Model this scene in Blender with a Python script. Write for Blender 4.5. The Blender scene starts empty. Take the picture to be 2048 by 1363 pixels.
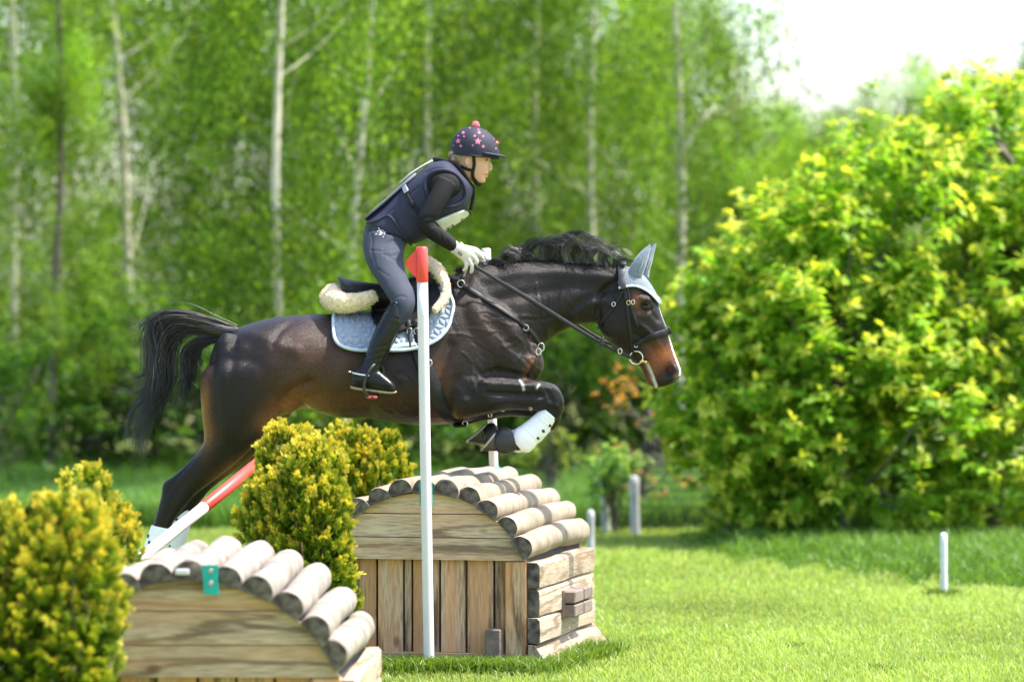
import bpy, math, random
import numpy as np
from mathutils import Vector, Matrix
from mathutils.bvhtree import BVHTree
R = math.radians
random.seed(7); RNG = np.random.default_rng(7)
SC = bpy.context.scene; COL = SC.collection

# ------------------------------------------------------------------ camera
F = 8000.0            # focal length in photograph pixels (2048 wide)
CAMD = 20.0; CAMH = 1.82
PITCH = math.atan(91.5/F)
CAM = np.array((0.0, -CAMD, CAMH))
cd = bpy.data.cameras.new('camera'); cam = bpy.data.objects.new('camera', cd); COL.objects.link(cam)
cam.location = CAM; cam.rotation_euler = (R(90)-PITCH, 0, 0)
cd.sensor_width = 36.0; cd.lens = F/2048*36.0
cd.clip_start = 0.5; cd.clip_end = 3000
cd.dof.use_dof = True; cd.dof.focus_distance = 19.05; cd.dof.aperture_fstop = cd.lens/1000/0.074
cd.dof.aperture_blades = 0
SC.camera = cam
# ------------------------------------------------------------------ sky and sun
SUN = Vector((0.44, 0.03, 0.86)).normalized()      # towards the sun: high, right and a little behind the horse
w = bpy.data.worlds.new('World'); SC.world = w; w.use_nodes = True
nt = w.node_tree; nt.nodes.clear()
sky = nt.nodes.new('ShaderNodeTexSky'); sky.sky_type = 'NISHITA'; sky.sun_disc = False
sky.sun_elevation = math.asin(SUN.z); sky.sun_rotation = math.atan2(SUN.x, SUN.y)
sky.air_density = 1.0; sky.dust_density = 2.2; sky.ozone_density = 1.0
bg = nt.nodes.new('ShaderNodeBackground'); bg.inputs['Strength'].default_value = 0.15
wo = nt.nodes.new('ShaderNodeOutputWorld')
nt.links.new(sky.outputs[0], bg.inputs[0]); nt.links.new(bg.outputs[0], wo.inputs[0])
sl = bpy.data.lights.new('sun', 'SUN'); so = bpy.data.objects.new('sun', sl); COL.objects.link(so)
sl.energy = 3.7; sl.angle = R(1.2); sl.color = (1.0, 0.95, 0.87)
so.rotation_euler = SUN.to_track_quat('Z', 'Y').to_euler(); so.location = (6, 6, 14)
# ------------------------------------------------------------------ exposure
SC.view_settings.view_transform = 'Standard'; SC.view_settings.look = 'None'
SC.view_settings.exposure = 1.68; SC.view_settings.gamma = 1.0; SC.view_settings.use_curve_mapping = False
SC.render.engine = 'CYCLES'
SC.cycles.use_denoising = True
SC.cycles.max_bounces = 8; SC.cycles.transparent_max_bounces = 8
SC.cycles.caustics_reflective = False; SC.cycles.caustics_refractive = False

# ------------------------------------------------------------------ picture -> place helpers
CP, SP = math.cos(PITCH), math.sin(PITCH)
def raydir(px, py):
    dx = (px-1024.0)/F; dz = -(py-681.5)/F
    return np.array((dx, CP+dz*SP, -SP+dz*CP))
def P(px, py, y=0.0):
    d = raydir(px, py); t = (y+CAMD)/d[1]
    return CAM + d*t
def G(px, d):                       # point on the ground at column px and distance d
    return np.array(((px-1024.0)*d/F, d-CAMD, 0.0))
def to_px(co):
    q = co-CAM; dep = q[:,1]*CP - q[:,2]*SP; up = q[:,1]*SP + q[:,2]*CP
    return np.stack((1024+F*q[:,0]/dep, 681.5-F*up/dep), 1)

# ------------------------------------------------------------------ objects
ORG = {}
def mk(name, verts, faces, mats, parent=None, smooth=True, col=None, fmat=None, loc=None, edges=()):
    """one mesh object; verts are world coordinates (or local to loc)"""
    v = np.asarray(verts, dtype=np.float64).reshape(-1, 3)
    o0 = np.zeros(3)
    if parent is not None: o0 = ORG[parent.name]
    base = np.asarray(loc, float) if loc is not None else o0
    me = bpy.data.meshes.new(name)
    if isinstance(faces, np.ndarray) and faces.ndim == 2:
        n, k = faces.shape
        me.vertices.add(len(v)); me.loops.add(n*k); me.polygons.add(n)
        me.vertices.foreach_set('co', (v-base).ravel().astype(np.float32))
        me.loops.foreach_set('vertex_index', faces.ravel().astype(np.int32))
        me.polygons.foreach_set('loop_start', np.arange(0, n*k, k, dtype=np.int32))
        me.polygons.foreach_set('loop_total', np.full(n, k, dtype=np.int32))
        me.update(calc_edges=True)
    else:
        me.from_pydata((v-base).tolist(), list(edges), [tuple(int(i) for i in f) for f in faces]); me.update()
    if smooth: me.polygons.foreach_set('use_smooth', np.ones(len(me.polygons), dtype=bool))
    if not isinstance(mats, (list, tuple)): mats = [mats]
    for m in mats: me.materials.append(m)
    if fmat is not None: me.polygons.foreach_set('material_index', np.asarray(fmat, dtype=np.int32))
    if col is not None:
        a = me.color_attributes.new('Col', 'FLOAT_COLOR', 'POINT')
        c = np.ones((len(v), 4), dtype=np.float32); c[:, :3] = col
        a.data.foreach_set('color', c.ravel())
    ob = bpy.data.objects.new(name, me); COL.objects.link(ob)
    if parent is not None:
        ob.parent = parent
        ob.location = base-o0
    else: ob.location = base
    ORG[ob.name] = np.array(base)
    return ob
def tag(o, label=None, cat=None, group=None, kind=None):
    if label: o['label'] = label
    if cat: o['category'] = cat
    if group: o['group'] = group
    if kind: o['kind'] = kind
    return o
def thing(name, label, cat, loc, group=None):
    o = bpy.data.objects.new(name, None); COL.objects.link(o); o.location = loc; o.empty_display_size = .1
    ORG[o.name] = np.array(loc, float)
    return tag(o, label, cat, group)

# ------------------------------------------------------------------ shapes (return verts, faces)
def cr(S, sub, closed=False):
    """Catmull-Rom through rows of S"""
    S = np.asarray(S, float); n = len(S)
    if closed: idx = lambda i: i % n
    else: idx = lambda i: min(max(i, 0), n-1)
    out = []
    for i in range(n if closed else n-1):
        p0, p1, p2, p3 = (S[idx(i+k)] for k in (-1, 0, 1, 2))
        for j in range(sub):
            t = j/sub
            out.append(.5*((2*p1)+(-p0+p2)*t+(2*p0-5*p1+4*p2-p3)*t*t+(-p0+3*p1-3*p2+p3)*t**3))
    if not closed: out.append(S[-1])
    return np.array(out)
def rings(rs, caps=True, closed=False):
    """rs (m,n,3) -> verts, faces (list)"""
    m, n, _ = rs.shape; v = rs.reshape(-1, 3); f = []
    for i in range(m if closed else m-1):
        a = i*n; b = ((i+1) % m)*n
        for j in range(n):
            k = (j+1) % n
            f.append((a+j, a+k, b+k, b+j))
    if caps and not closed:
        v = np.vstack((v, rs[0].mean(0), rs[-1].mean(0)))
        for j in range(n):
            k = (j+1) % n
            f.append((k, j, m*n)); f.append(((m-1)*n+j, (m-1)*n+k, m*n+1))
    return v, f
def loft(secs, n=28, sub=4, p=2.2):
    """secs rows: Apx,Apy,Bpx,Bpy,halfwidth,ycentre[,egg]; ellipse-like sections between edge points A and B"""
    S = np.array([list(s)+[0]*(7-len(s)) for s in secs], float)
    S = cr(S, sub)
    t = np.linspace(0, 2*math.pi, n, endpoint=False)
    c, s = np.cos(t), np.sin(t)
    ce = np.sign(c)*np.abs(c)**(2/p); se = np.sign(s)*np.abs(s)**(2/p)
    out = []
    for r in S:
        A = P(r[0], r[1], r[5]); B = P(r[2], r[3], r[5]); m = (A+B)/2; u = (A-B)/2
        wv = max(r[4], .002)*(1-r[6]*c)
        ring = m[None]+ce[:, None]*u[None]; ring[:, 1] += se*wv
        out.append(ring)
    return rings(np.array(out))
def tube(pts, rad, n=8, closed=False, caps=True, flat=1.0, up=None):
    pts = np.asarray(pts, float); m = len(pts)
    rad = np.full(m, rad) if np.isscalar(rad) else np.asarray(rad, float)
    if closed: T = np.roll(pts, -1, 0)-np.roll(pts, 1, 0)
    else: T = np.gradient(pts, axis=0)
    T /= np.linalg.norm(T, axis=1)[:, None]+1e-12
    ref = np.array(up if up is not None else (0, 0, 1.0))
    if up is None and abs(T[0] @ ref) > .9: ref = np.array((1.0, 0, 0))
    t = np.linspace(0, 2*math.pi, n, endpoint=False); out = []
    N = ref
    for i in range(m):
        N = N-(N @ T[i])*T[i]; l = np.linalg.norm(N)
        if l < 1e-6: N = np.cross(T[i], (0.3, 0.9, 0.2)); l = np.linalg.norm(N)
        N = N/l
        Bn = np.cross(T[i], N)
        out.append(pts[i]+rad[i]*(np.cos(t)[:, None]*N*flat+np.sin(t)[:, None]*Bn))
        if up is not None: N = ref
    return rings(np.array(out), caps, closed)
def ribbon(pts, nrm, width, thick):
    """flat strap: box section along pts, face normal nrm"""
    pts = np.asarray(pts, float); nrm = np.asarray(nrm, float); m = len(pts)
    wd = np.full(m, width) if np.isscalar(width) else np.asarray(width, float)
    T = np.gradient(pts, axis=0); T /= np.linalg.norm(T, axis=1)[:, None]+1e-12
    out = []
    for i in range(m):
        s = np.cross(nrm[i], T[i]); s /= np.linalg.norm(s)+1e-12
        nn = np.cross(T[i], s); h = wd[i]/2; e = thick*.3
        out.append([pts[i]-s*h, pts[i]-s*h+nn*(thick-e), pts[i]-s*(h-e)+nn*thick, pts[i]+s*(h-e)+nn*thick, pts[i]+s*h+nn*(thick-e), pts[i]+s*h])
    return rings(np.array(out))
def ellip(c, r, n=16, m=10, rot=None):
    v = []
    for i in range(1, m):
        a = math.pi*i/m
        for j in range(n):
            b = 2*math.pi*j/n
            v.append((math.sin(a)*math.cos(b), math.sin(a)*math.sin(b), math.cos(a)))
    v = np.array(v+[(0, 0, 1), (0, 0, -1)])*np.asarray(r, float)
    if rot is not None: v = v @ np.array(rot.to_3x3()).T
    f = []
    for i in range(m-2):
        for j in range(n):
            k = (j+1) % n; f.append((i*n+j, (i+1)*n+j, (i+1)*n+k, i*n+k))
    t = (m-1)*n
    for j in range(n):
        k = (j+1) % n; f.append((t, j, k)); f.append((t+1, (m-2)*n+k, (m-2)*n+j))
    return v+np.asarray(c, float), f
def box(x0, x1, y0, y1, z0, z1, bev=0.0):
    """box with chamfered edges"""
    if bev <= 0:
        v = [(x, y, z) for x in (x0, x1) for y in (y0, y1) for z in (z0, z1)]
        f = [(0, 1, 3, 2), (4, 6, 7, 5), (0, 4, 5, 1), (2, 3, 7, 6), (0, 2, 6, 4), (1, 5, 7, 3)]
        return np.array(v), f
    import bmesh
    bm = bmesh.new(); bmesh.ops.create_cube(bm, size=1)
    for q in bm.verts:
        q.co = ((x0+x1)/2+q.co.x*(x1-x0), (y0+y1)/2+q.co.y*(y1-y0), (z0+z1)/2+q.co.z*(z1-z0))
    bmesh.ops.bevel(bm, geom=list(bm.edges), offset=bev, segments=1, affect='EDGES')
    bm.verts.index_update(); v = np.array([q.co[:] for q in bm.verts]); f = [[q.index for q in fc.verts] for fc in bm.faces]
    bm.free(); return v, f
def prism(poly, y0, y1):
    """poly of (x,z) extruded along y; convex or simple polygon"""
    n = len(poly); v = [(x, y0, z) for x, z in poly]+[(x, y1, z) for x, z in poly]
    f = [tuple(range(n)), tuple(range(2*n-1, n-1, -1))]+[(i, n+i, n+(i+1) % n, (i+1) % n) for i in range(n)]
    return np.array(v), f
def join(*ms):
    V = []; Fc = []; o = 0
    for v, f in ms:
        V.append(np.asarray(v)); Fc += [tuple(int(i)+o for i in q) for q in f]; o += len(v)
    return np.vstack(V), Fc
def mirror(m):
    v = np.array(m[0], float); v[:, 1] *= -1
    return v, [tuple(q)[::-1] for q in m[1]]
def laplace(v, E, it, lam=.5, mu=-.52, w=None):
    deg = np.bincount(E.ravel(), minlength=len(v)).astype(float)[:, None]; deg[deg == 0] = 1
    for k in range(it):
        for l in ((lam, mu) if mu else (lam,)):
            s = np.zeros_like(v)
            for c in range(3):
                s[:, c] = np.bincount(E[:, 0], v[E[:, 1], c], len(v))+np.bincount(E[:, 1], v[E[:, 0], c], len(v))
            d = l*(s/deg-v)
            v = v+(d if w is None else d*w[:, None])
    return v
def fuse(parts, voxel, it=6, mu=-.3):
    """union of closed shapes as one continuous skin"""
    v, f = join(*parts)
    me = bpy.data.meshes.new('tmp'); me.from_pydata(v.tolist(), [], f); me.update()
    ob = bpy.data.objects.new('tmp', me); COL.objects.link(ob)
    md = ob.modifiers.new('r', 'REMESH'); md.mode = 'VOXEL'; md.voxel_size = voxel; md.adaptivity = 0
    dg = bpy.context.evaluated_depsgraph_get(); ev = ob.evaluated_get(dg); m2 = ev.to_mesh()
    nv = np.empty(len(m2.vertices)*3); m2.vertices.foreach_get('co', nv); nv = nv.reshape(-1, 3)
    k = len(m2.loops); li = np.empty(k, dtype=np.int32); m2.loops.foreach_get('vertex_index', li)
    E = np.empty(len(m2.edges)*2, dtype=np.int32); m2.edges.foreach_get('vertices', E); E = E.reshape(-1, 2)
    q = li.reshape(-1, 4) if k == 4*len(m2.polygons) else None
    faces = q if q is not None else [tuple(p.vertices) for p in m2.polygons]
    ev.to_mesh_clear(); bpy.data.objects.remove(ob); bpy.data.meshes.remove(me)
    return laplace(nv, E, it, .5, mu), faces, E
def vnormals(v, q):
    n = np.cross(v[q[:, 2]]-v[q[:, 0]], v[q[:, 3]]-v[q[:, 1]]); out = np.zeros_like(v)
    for k in range(4):
        for c in range(3): out[:, c] += np.bincount(q[:, k], n[:, c], len(v))
    return out/(np.linalg.norm(out, axis=1)[:, None]+1e-12)
def bvh(v, f): return BVHTree.FromPolygons([Vector(q) for q in np.asarray(v)], [tuple(int(i) for i in q) for q in f])
def resample(poly, step):
    poly = np.asarray(poly, float); d = np.r_[0, np.cumsum(np.linalg.norm(np.diff(poly[:, :2], axis=0), axis=1))]
    n = max(2, int(round(d[-1]/step))+1); t = np.linspace(0, d[-1], n)
    return np.stack([np.interp(t, d, poly[:, k]) for k in range(poly.shape[1])], 1)
def hits(pxs, bv, off, fall=None):
    """project picture points onto a surface; rows px,py; returns points, normals"""
    pts, nr, ok = [], [], []
    for q in pxs:
        d = raydir(q[0], q[1]); h = bv.ray_cast(Vector(CAM), Vector(d))
        if h[0] is not None and (fall is None or True):
            nn = np.array(h[1]);  nn = nn if nn @ d < 0 else -nn
            pts.append(np.array(h[0])+nn*off); nr.append(nn); ok.append(True)
        else: pts.append(None); nr.append(np.array((0, -1.0, 0))); ok.append(False)
    ok = np.array(ok); ys = np.array([p[1] if p is not None else 0 for p in pts])
    if ok.any() and not ok.all():
        ys = np.interp(np.arange(len(ok)), np.nonzero(ok)[0], ys[ok])
    elif not ok.any(): ys[:] = 0 if fall is None else fall
    pts = np.array([p if p is not None else P(pxs[i][0], pxs[i][1], ys[i]) for i, p in enumerate(pts)])
    return pts, np.array(nr)
def sm(a, it=2):
    a = np.array(a, float)
    for _ in range(it): a[1:-1] = (a[:-2]+2*a[1:-1]+a[2:])/4
    return a
def strap(poly, width, bv, off=.002, thick=.004, step=5, smooth=3):
    q = resample(cr(poly, 6) if len(poly) > 2 else poly, step)
    p, n = hits(q, bv, off); p = sm(p, smooth); n = sm(n, smooth+2)
    wd = width if np.isscalar(width) else np.interp(np.linspace(0, 1, len(p)), np.linspace(0, 1, len(width)), width)
    return ribbon(p, n, wd, thick)
def patch(xs, top, bot, bv, off, thick, nu=60, nv=24, disp=None):
    """sheet on a surface between a top and a bottom curve (lists of px,py over the same u)"""
    top = resample(cr(top, 8), 1); bot = resample(cr(bot, 8), 1)
    tu = np.linspace(0, 1, nu); A = np.stack([np.interp(tu, np.linspace(0, 1, len(top)), top[:, k]) for k in (0, 1)], 1)
    B = np.stack([np.interp(tu, np.linspace(0, 1, len(bot)), bot[:, k]) for k in (0, 1)], 1)
    s = np.linspace(0, 1, nv)[:, None, None]; g = (A[None]*(1-s)+B[None]*s)
    flat = g.reshape(-1, 2); p, n = hits(flat, bv, 0)
    pg = p.reshape(nv, nu, 3); ng = n.reshape(nv, nu, 3)
    for _ in range(6):
        for a in (pg, ng):
            a[1:-1] = (a[:-2]+2*a[1:-1]+a[2:])/4; a[:, 1:-1] = (a[:, :-2]+2*a[:, 1:-1]+a[:, 2:])/4
    ng /= np.linalg.norm(ng, axis=2)[:, :, None]
    o = off+thick+(disp(g) if disp is not None else 0.0)
    if np.isscalar(o): o = np.full((nv, nu), o)
    out = pg+ng*o[:, :, None]; inn = pg+ng*(off*.3)
    V = np.vstack((out.reshape(-1, 3), inn.reshape(-1, 3))); n0 = nu*nv; f = []
    for i in range(nv-1):
        for j in range(nu-1):
            a = i*nu+j; f.append((a, a+nu, a+nu+1, a+1)); f.append((n0+a, n0+a+1, n0+a+nu+1, n0+a+nu))
    rim = [j for j in range(nu)]+[i*nu+nu-1 for i in range(1, nv)]+[(nv-1)*nu+j for j in range(nu-2, -1, -1)]+[i*nu for i in range(nv-2, 0, -1)]
    for a, b in zip(rim, rim[1:]+rim[:1]): f.append((a, b, n0+b, n0+a))
    return (V, f), out.reshape(-1, 3)[rim]

# ------------------------------------------------------------------ materials
def mat(name, col=(.5, .5, .5), rough=.6, spec=.5, var=.0, vscale=6.0, bump=0.0, bscale=60.0, metal=0.0, attr=False,
        transl=0.0, tcol=None, stretch=(1, 1, 1), sheen=0.0, coat=0.0, rvar=0.0, detail=5.0, col2=None, rnd=0.0, sss=0.0):
    m = bpy.data.materials.new(name); m.use_nodes = True; t = m.node_tree; N = t.nodes; L = t.links
    b = N['Principled BSDF']; out = N['Material Output']
    b.inputs['Roughness'].default_value = rough; b.inputs['Metallic'].default_value = metal
    b.inputs['Specular IOR Level'].default_value = spec
    b.inputs['Sheen Weight'].default_value = sheen; b.inputs['Coat Weight'].default_value = coat
    if sss: b.inputs['Subsurface Weight'].default_value = sss; b.inputs['Subsurface Scale'].default_value = .01
    tc = N.new('ShaderNodeTexCoord'); mp = N.new('ShaderNodeMapping'); mp.inputs['Scale'].default_value = stretch
    L.new(tc.outputs['Object'], mp.inputs['Vector'])
    if attr:
        at = N.new('ShaderNodeAttribute'); at.attribute_name = 'Col'; src = at.outputs['Color']
    else:
        rg = N.new('ShaderNodeRGB'); rg.outputs[0].default_value = (*col, 1); src = rg.outputs[0]
    if var > 0:
        nz = N.new('ShaderNodeTexNoise'); nz.inputs['Scale'].default_value = vscale; nz.inputs['Detail'].default_value = detail
        L.new(mp.outputs[0], nz.inputs['Vector'])
        mr = N.new('ShaderNodeMapRange'); mr.inputs['From Min'].default_value = .3; mr.inputs['From Max'].default_value = .7
        L.new(nz.outputs['Fac'], mr.inputs['Value'])
        if col2 is not None:
            mx = N.new('ShaderNodeMix'); mx.data_type = 'RGBA'; L.new(mr.outputs[0], mx.inputs['Factor'])
            L.new(src, mx.inputs['A']); mx.inputs['B'].default_value = (*col2, 1); src = mx.outputs['Result']
        else:
            mr.inputs['To Min'].default_value = 1-var; mr.inputs['To Max'].default_value = 1+var
            hs = N.new('ShaderNodeHueSaturation'); L.new(mr.outputs[0], hs.inputs['Value']); L.new(src, hs.inputs['Color']); src = hs.outputs[0]
        if rvar:
            r2 = N.new('ShaderNodeMapRange'); r2.inputs['To Min'].default_value = rough-rvar; r2.inputs['To Max'].default_value = rough+rvar
            L.new(nz.outputs['Fac'], r2.inputs['Value']); L.new(r2.outputs[0], b.inputs['Roughness'])
    if rnd > 0:
        oi = N.new('ShaderNodeObjectInfo'); r3 = N.new('ShaderNodeMapRange'); r3.inputs['To Min'].default_value = 1-rnd; r3.inputs['To Max'].default_value = 1+rnd
        L.new(oi.outputs['Random'], r3.inputs['Value']); h2 = N.new('ShaderNodeHueSaturation'); L.new(r3.outputs[0], h2.inputs['Value']); L.new(src, h2.inputs['Color']); src = h2.outputs[0]
    L.new(src, b.inputs['Base Color'])
    if bump > 0:
        n2 = N.new('ShaderNodeTexNoise'); n2.inputs['Scale'].default_value = bscale; n2.inputs['Detail'].default_value = 4
        L.new(mp.outputs[0], n2.inputs['Vector']); bp = N.new('ShaderNodeBump'); bp.inputs['Strength'].default_value = bump; bp.inputs['Distance'].default_value = .01
        L.new(n2.outputs['Fac'], bp.inputs['Height']); L.new(bp.outputs[0], b.inputs['Normal'])
    if transl > 0:
        tr = N.new('ShaderNodeBsdfTranslucent'); ms = N.new('ShaderNodeMixShader'); ms.inputs[0].default_value = transl
        if tcol is not None:
            mu = N.new('ShaderNodeMix'); mu.data_type = 'RGBA'; mu.blend_type = 'MULTIPLY'; mu.inputs['Factor'].default_value = 1
            L.new(src, mu.inputs['A']); mu.inputs['B'].default_value = (*tcol, 1); L.new(mu.outputs['Result'], tr.inputs[0])
        else: L.new(src, tr.inputs[0])
        L.new(b.outputs[0], ms.inputs[1]); L.new(tr.outputs[0], ms.inputs[2]); L.new(ms.outputs[0], out.inputs[0])
    return m
def woodmat(name, axis, c_light, c_dark, c_warm, warm=.3, tone=1.0):
    """weathered softwood: stretched grain, cathedral rings, knots, warm patches; every plank its own offset"""
    m = bpy.data.materials.new(name); m.use_nodes = True; t = m.node_tree; N = t.nodes; L = t.links; b = N['Principled BSDF']
    b.inputs['Roughness'].default_value = .8; b.inputs['Specular IOR Level'].default_value = .25
    tc = N.new('ShaderNodeTexCoord'); oi = N.new('ShaderNodeObjectInfo')
    sc = N.new('ShaderNodeVectorMath'); sc.operation = 'SCALE'; sc.inputs[0].default_value = (7.3, 5.1, 9.7); L.new(oi.outputs['Random'], sc.inputs['Scale'])
    ad = N.new('ShaderNodeVectorMath'); ad.operation = 'ADD'; L.new(tc.outputs['Object'], ad.inputs[0]); L.new(sc.outputs[0], ad.inputs[1])
    mp = N.new('ShaderNodeMapping'); s = [1, 1, 1]; s[axis] = .09; mp.inputs['Scale'].default_value = s; L.new(ad.outputs[0], mp.inputs['Vector'])
    nz = N.new('ShaderNodeTexNoise'); nz.inputs['Scale'].default_value = 7; nz.inputs['Detail'].default_value = 2; nz.inputs['Distortion'].default_value = .6; L.new(mp.outputs[0], nz.inputs['Vector'])
    ml = N.new('ShaderNodeMath'); ml.operation = 'MULTIPLY'; ml.inputs[1].default_value = 26; L.new(nz.outputs['Fac'], ml.inputs[0])
    sn = N.new('ShaderNodeMath'); sn.operation = 'SINE'; L.new(ml.outputs[0], sn.inputs[0])
    fn = N.new('ShaderNodeTexNoise'); fn.inputs['Scale'].default_value = 120; fn.inputs['Detail'].default_value = 3; L.new(mp.outputs[0], fn.inputs['Vector'])
    h1 = N.new('ShaderNodeMath'); h1.operation = 'MULTIPLY_ADD'; h1.inputs[1].default_value = .5; h1.inputs[2].default_value = .5; L.new(sn.outputs[0], h1.inputs[0])
    h2 = N.new('ShaderNodeMath'); h2.operation = 'POWER'; h2.inputs[1].default_value = 5; L.new(h1.outputs[0], h2.inputs[0])
    a1 = N.new('ShaderNodeMath'); a1.operation = 'MULTIPLY_ADD'; a1.inputs[1].default_value = -.38; L.new(h2.outputs[0], a1.inputs[0]); L.new(fn.outputs['Fac'], a1.inputs[2])
    rp = N.new('ShaderNodeMapRange'); rp.inputs['From Min'].default_value = .18; rp.inputs['From Max'].default_value = .60; L.new(a1.outputs[0], rp.inputs['Value'])
    mx = N.new('ShaderNodeMix'); mx.data_type = 'RGBA'; L.new(rp.outputs[0], mx.inputs['Factor'])
    mx.inputs['A'].default_value = (*[c*tone for c in c_dark], 1); mx.inputs['B'].default_value = (*[c*tone for c in c_light], 1)
    wn = N.new('ShaderNodeTexNoise'); wn.inputs['Scale'].default_value = 11; wn.inputs['Detail'].default_value = 3; L.new(mp.outputs[0], wn.inputs['Vector'])
    wr = N.new('ShaderNodeMapRange'); wr.inputs['From Min'].default_value = .42; wr.inputs['From Max'].default_value = .66; wr.inputs['To Max'].default_value = warm; L.new(wn.outputs['Fac'], wr.inputs['Value'])
    m2 = N.new('ShaderNodeMix'); m2.data_type = 'RGBA'; m2.blend_type = 'MIX'; L.new(wr.outputs[0], m2.inputs['Factor']); L.new(mx.outputs['Result'], m2.inputs['A'])
    m2.inputs['B'].default_value = (*[c*tone for c in c_warm], 1)
    kp = N.new('ShaderNodeMapping'); ks = [5.5, 5.5, 5.5]; ks[axis] = 3.4; kp.inputs['Scale'].default_value = ks; L.new(ad.outputs[0], kp.inputs['Vector'])
    vo = N.new('ShaderNodeTexVoronoi'); vo.inputs['Scale'].default_value = 1.0; L.new(kp.outputs[0], vo.inputs['Vector'])
    kr = N.new('ShaderNodeMapRange'); kr.inputs['From Min'].default_value = .05; kr.inputs['From Max'].default_value = .13; kr.inputs['To Min'].default_value = .75; kr.inputs['To Max'].default_value = 0; L.new(vo.outputs['Distance'], kr.inputs['Value'])
    m3 = N.new('ShaderNodeMix'); m3.data_type = 'RGBA'; L.new(kr.outputs[0], m3.inputs['Factor']); L.new(m2.outputs['Result'], m3.inputs['A']); m3.inputs['B'].default_value = (.16*tone, .085*tone, .04*tone, 1)
    hv = N.new('ShaderNodeHueSaturation'); r3 = N.new('ShaderNodeMapRange'); r3.inputs['To Min'].default_value = .8; r3.inputs['To Max'].default_value = 1.15
    wn2 = N.new('ShaderNodeTexWhiteNoise'); wn2.noise_dimensions = '1D'; L.new(oi.outputs['Random'], wn2.inputs['W']); L.new(wn2.outputs['Value'], r3.inputs['Value']); L.new(r3.outputs[0], hv.inputs['Value'])
    L.new(m3.outputs['Result'], hv.inputs['Color']); L.new(hv.outputs[0], b.inputs['Base Color'])
    bp = N.new('ShaderNodeBump'); bp.inputs['Strength'].default_value = .5; bp.inputs['Distance'].default_value = .004; L.new(a1.outputs[0], bp.inputs['Height']); L.new(bp.outputs[0], b.inputs['Normal'])
    return m
def barkmat(name, axis, base, mark, dens=.5, ringscale=55):
    """pale bark with short dark marks lying across the stem"""
    m = bpy.data.materials.new(name); m.use_nodes = True; t = m.node_tree; N = t.nodes; L = t.links; b = N['Principled BSDF']
    b.inputs['Roughness'].default_value = .75; b.inputs['Specular IOR Level'].default_value = .3
    tc = N.new('ShaderNodeTexCoord'); oi = N.new('ShaderNodeObjectInfo')
    sc = N.new('ShaderNodeVectorMath'); sc.operation = 'SCALE'; sc.inputs[0].default_value = (3.3, 8.1, 5.7); L.new(oi.outputs['Random'], sc.inputs['Scale'])
    ad = N.new('ShaderNodeVectorMath'); ad.operation = 'ADD'; L.new(tc.outputs['Object'], ad.inputs[0]); L.new(sc.outputs[0], ad.inputs[1])
    mp = N.new('ShaderNodeMapping'); s = [.16, .16, .16]; s[axis] = 1; mp.inputs['Scale'].default_value = s; L.new(ad.outputs[0], mp.inputs['Vector'])
    nz = N.new('ShaderNodeTexNoise'); nz.inputs['Scale'].default_value = ringscale; nz.inputs['Detail'].default_value = 4; L.new(mp.outputs[0], nz.inputs['Vector'])
    r = N.new('ShaderNodeMapRange'); r.inputs['From Min'].default_value = .56; r.inputs['From Max'].default_value = .74; r.inputs['To Max'].default_value = dens; L.new(nz.outputs['Fac'], r.inputs['Value'])
    n2 = N.new('ShaderNodeTexNoise'); n2.inputs['Scale'].default_value = 7; n2.inputs['Detail'].default_value = 6; L.new(ad.outputs[0], n2.inputs['Vector'])
    r2 = N.new('ShaderNodeMapRange'); r2.inputs['From Min'].default_value = .35; r2.inputs['From Max'].default_value = .7; r2.inputs['To Min'].default_value = 1.12; r2.inputs['To Max'].default_value = .58; L.new(n2.outputs['Fac'], r2.inputs['Value'])
    mx = N.new('ShaderNodeMix'); mx.data_type = 'RGBA'; L.new(r.outputs[0], mx.inputs['Factor']); mx.inputs['A'].default_value = (*base, 1); mx.inputs['B'].default_value = (*mark, 1)
    hv = N.new('ShaderNodeHueSaturation'); L.new(r2.outputs[0], hv.inputs['Value']); L.new(mx.outputs['Result'], hv.inputs['Color'])
    L.new(hv.outputs[0], b.inputs['Base Color'])
    bp = N.new('ShaderNodeBump'); bp.inputs['Strength'].default_value = .35; bp.inputs['Distance'].default_value = .006; L.new(nz.outputs['Fac'], bp.inputs['Height']); L.new(bp.outputs[0], b.inputs['Normal'])
    return m
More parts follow.
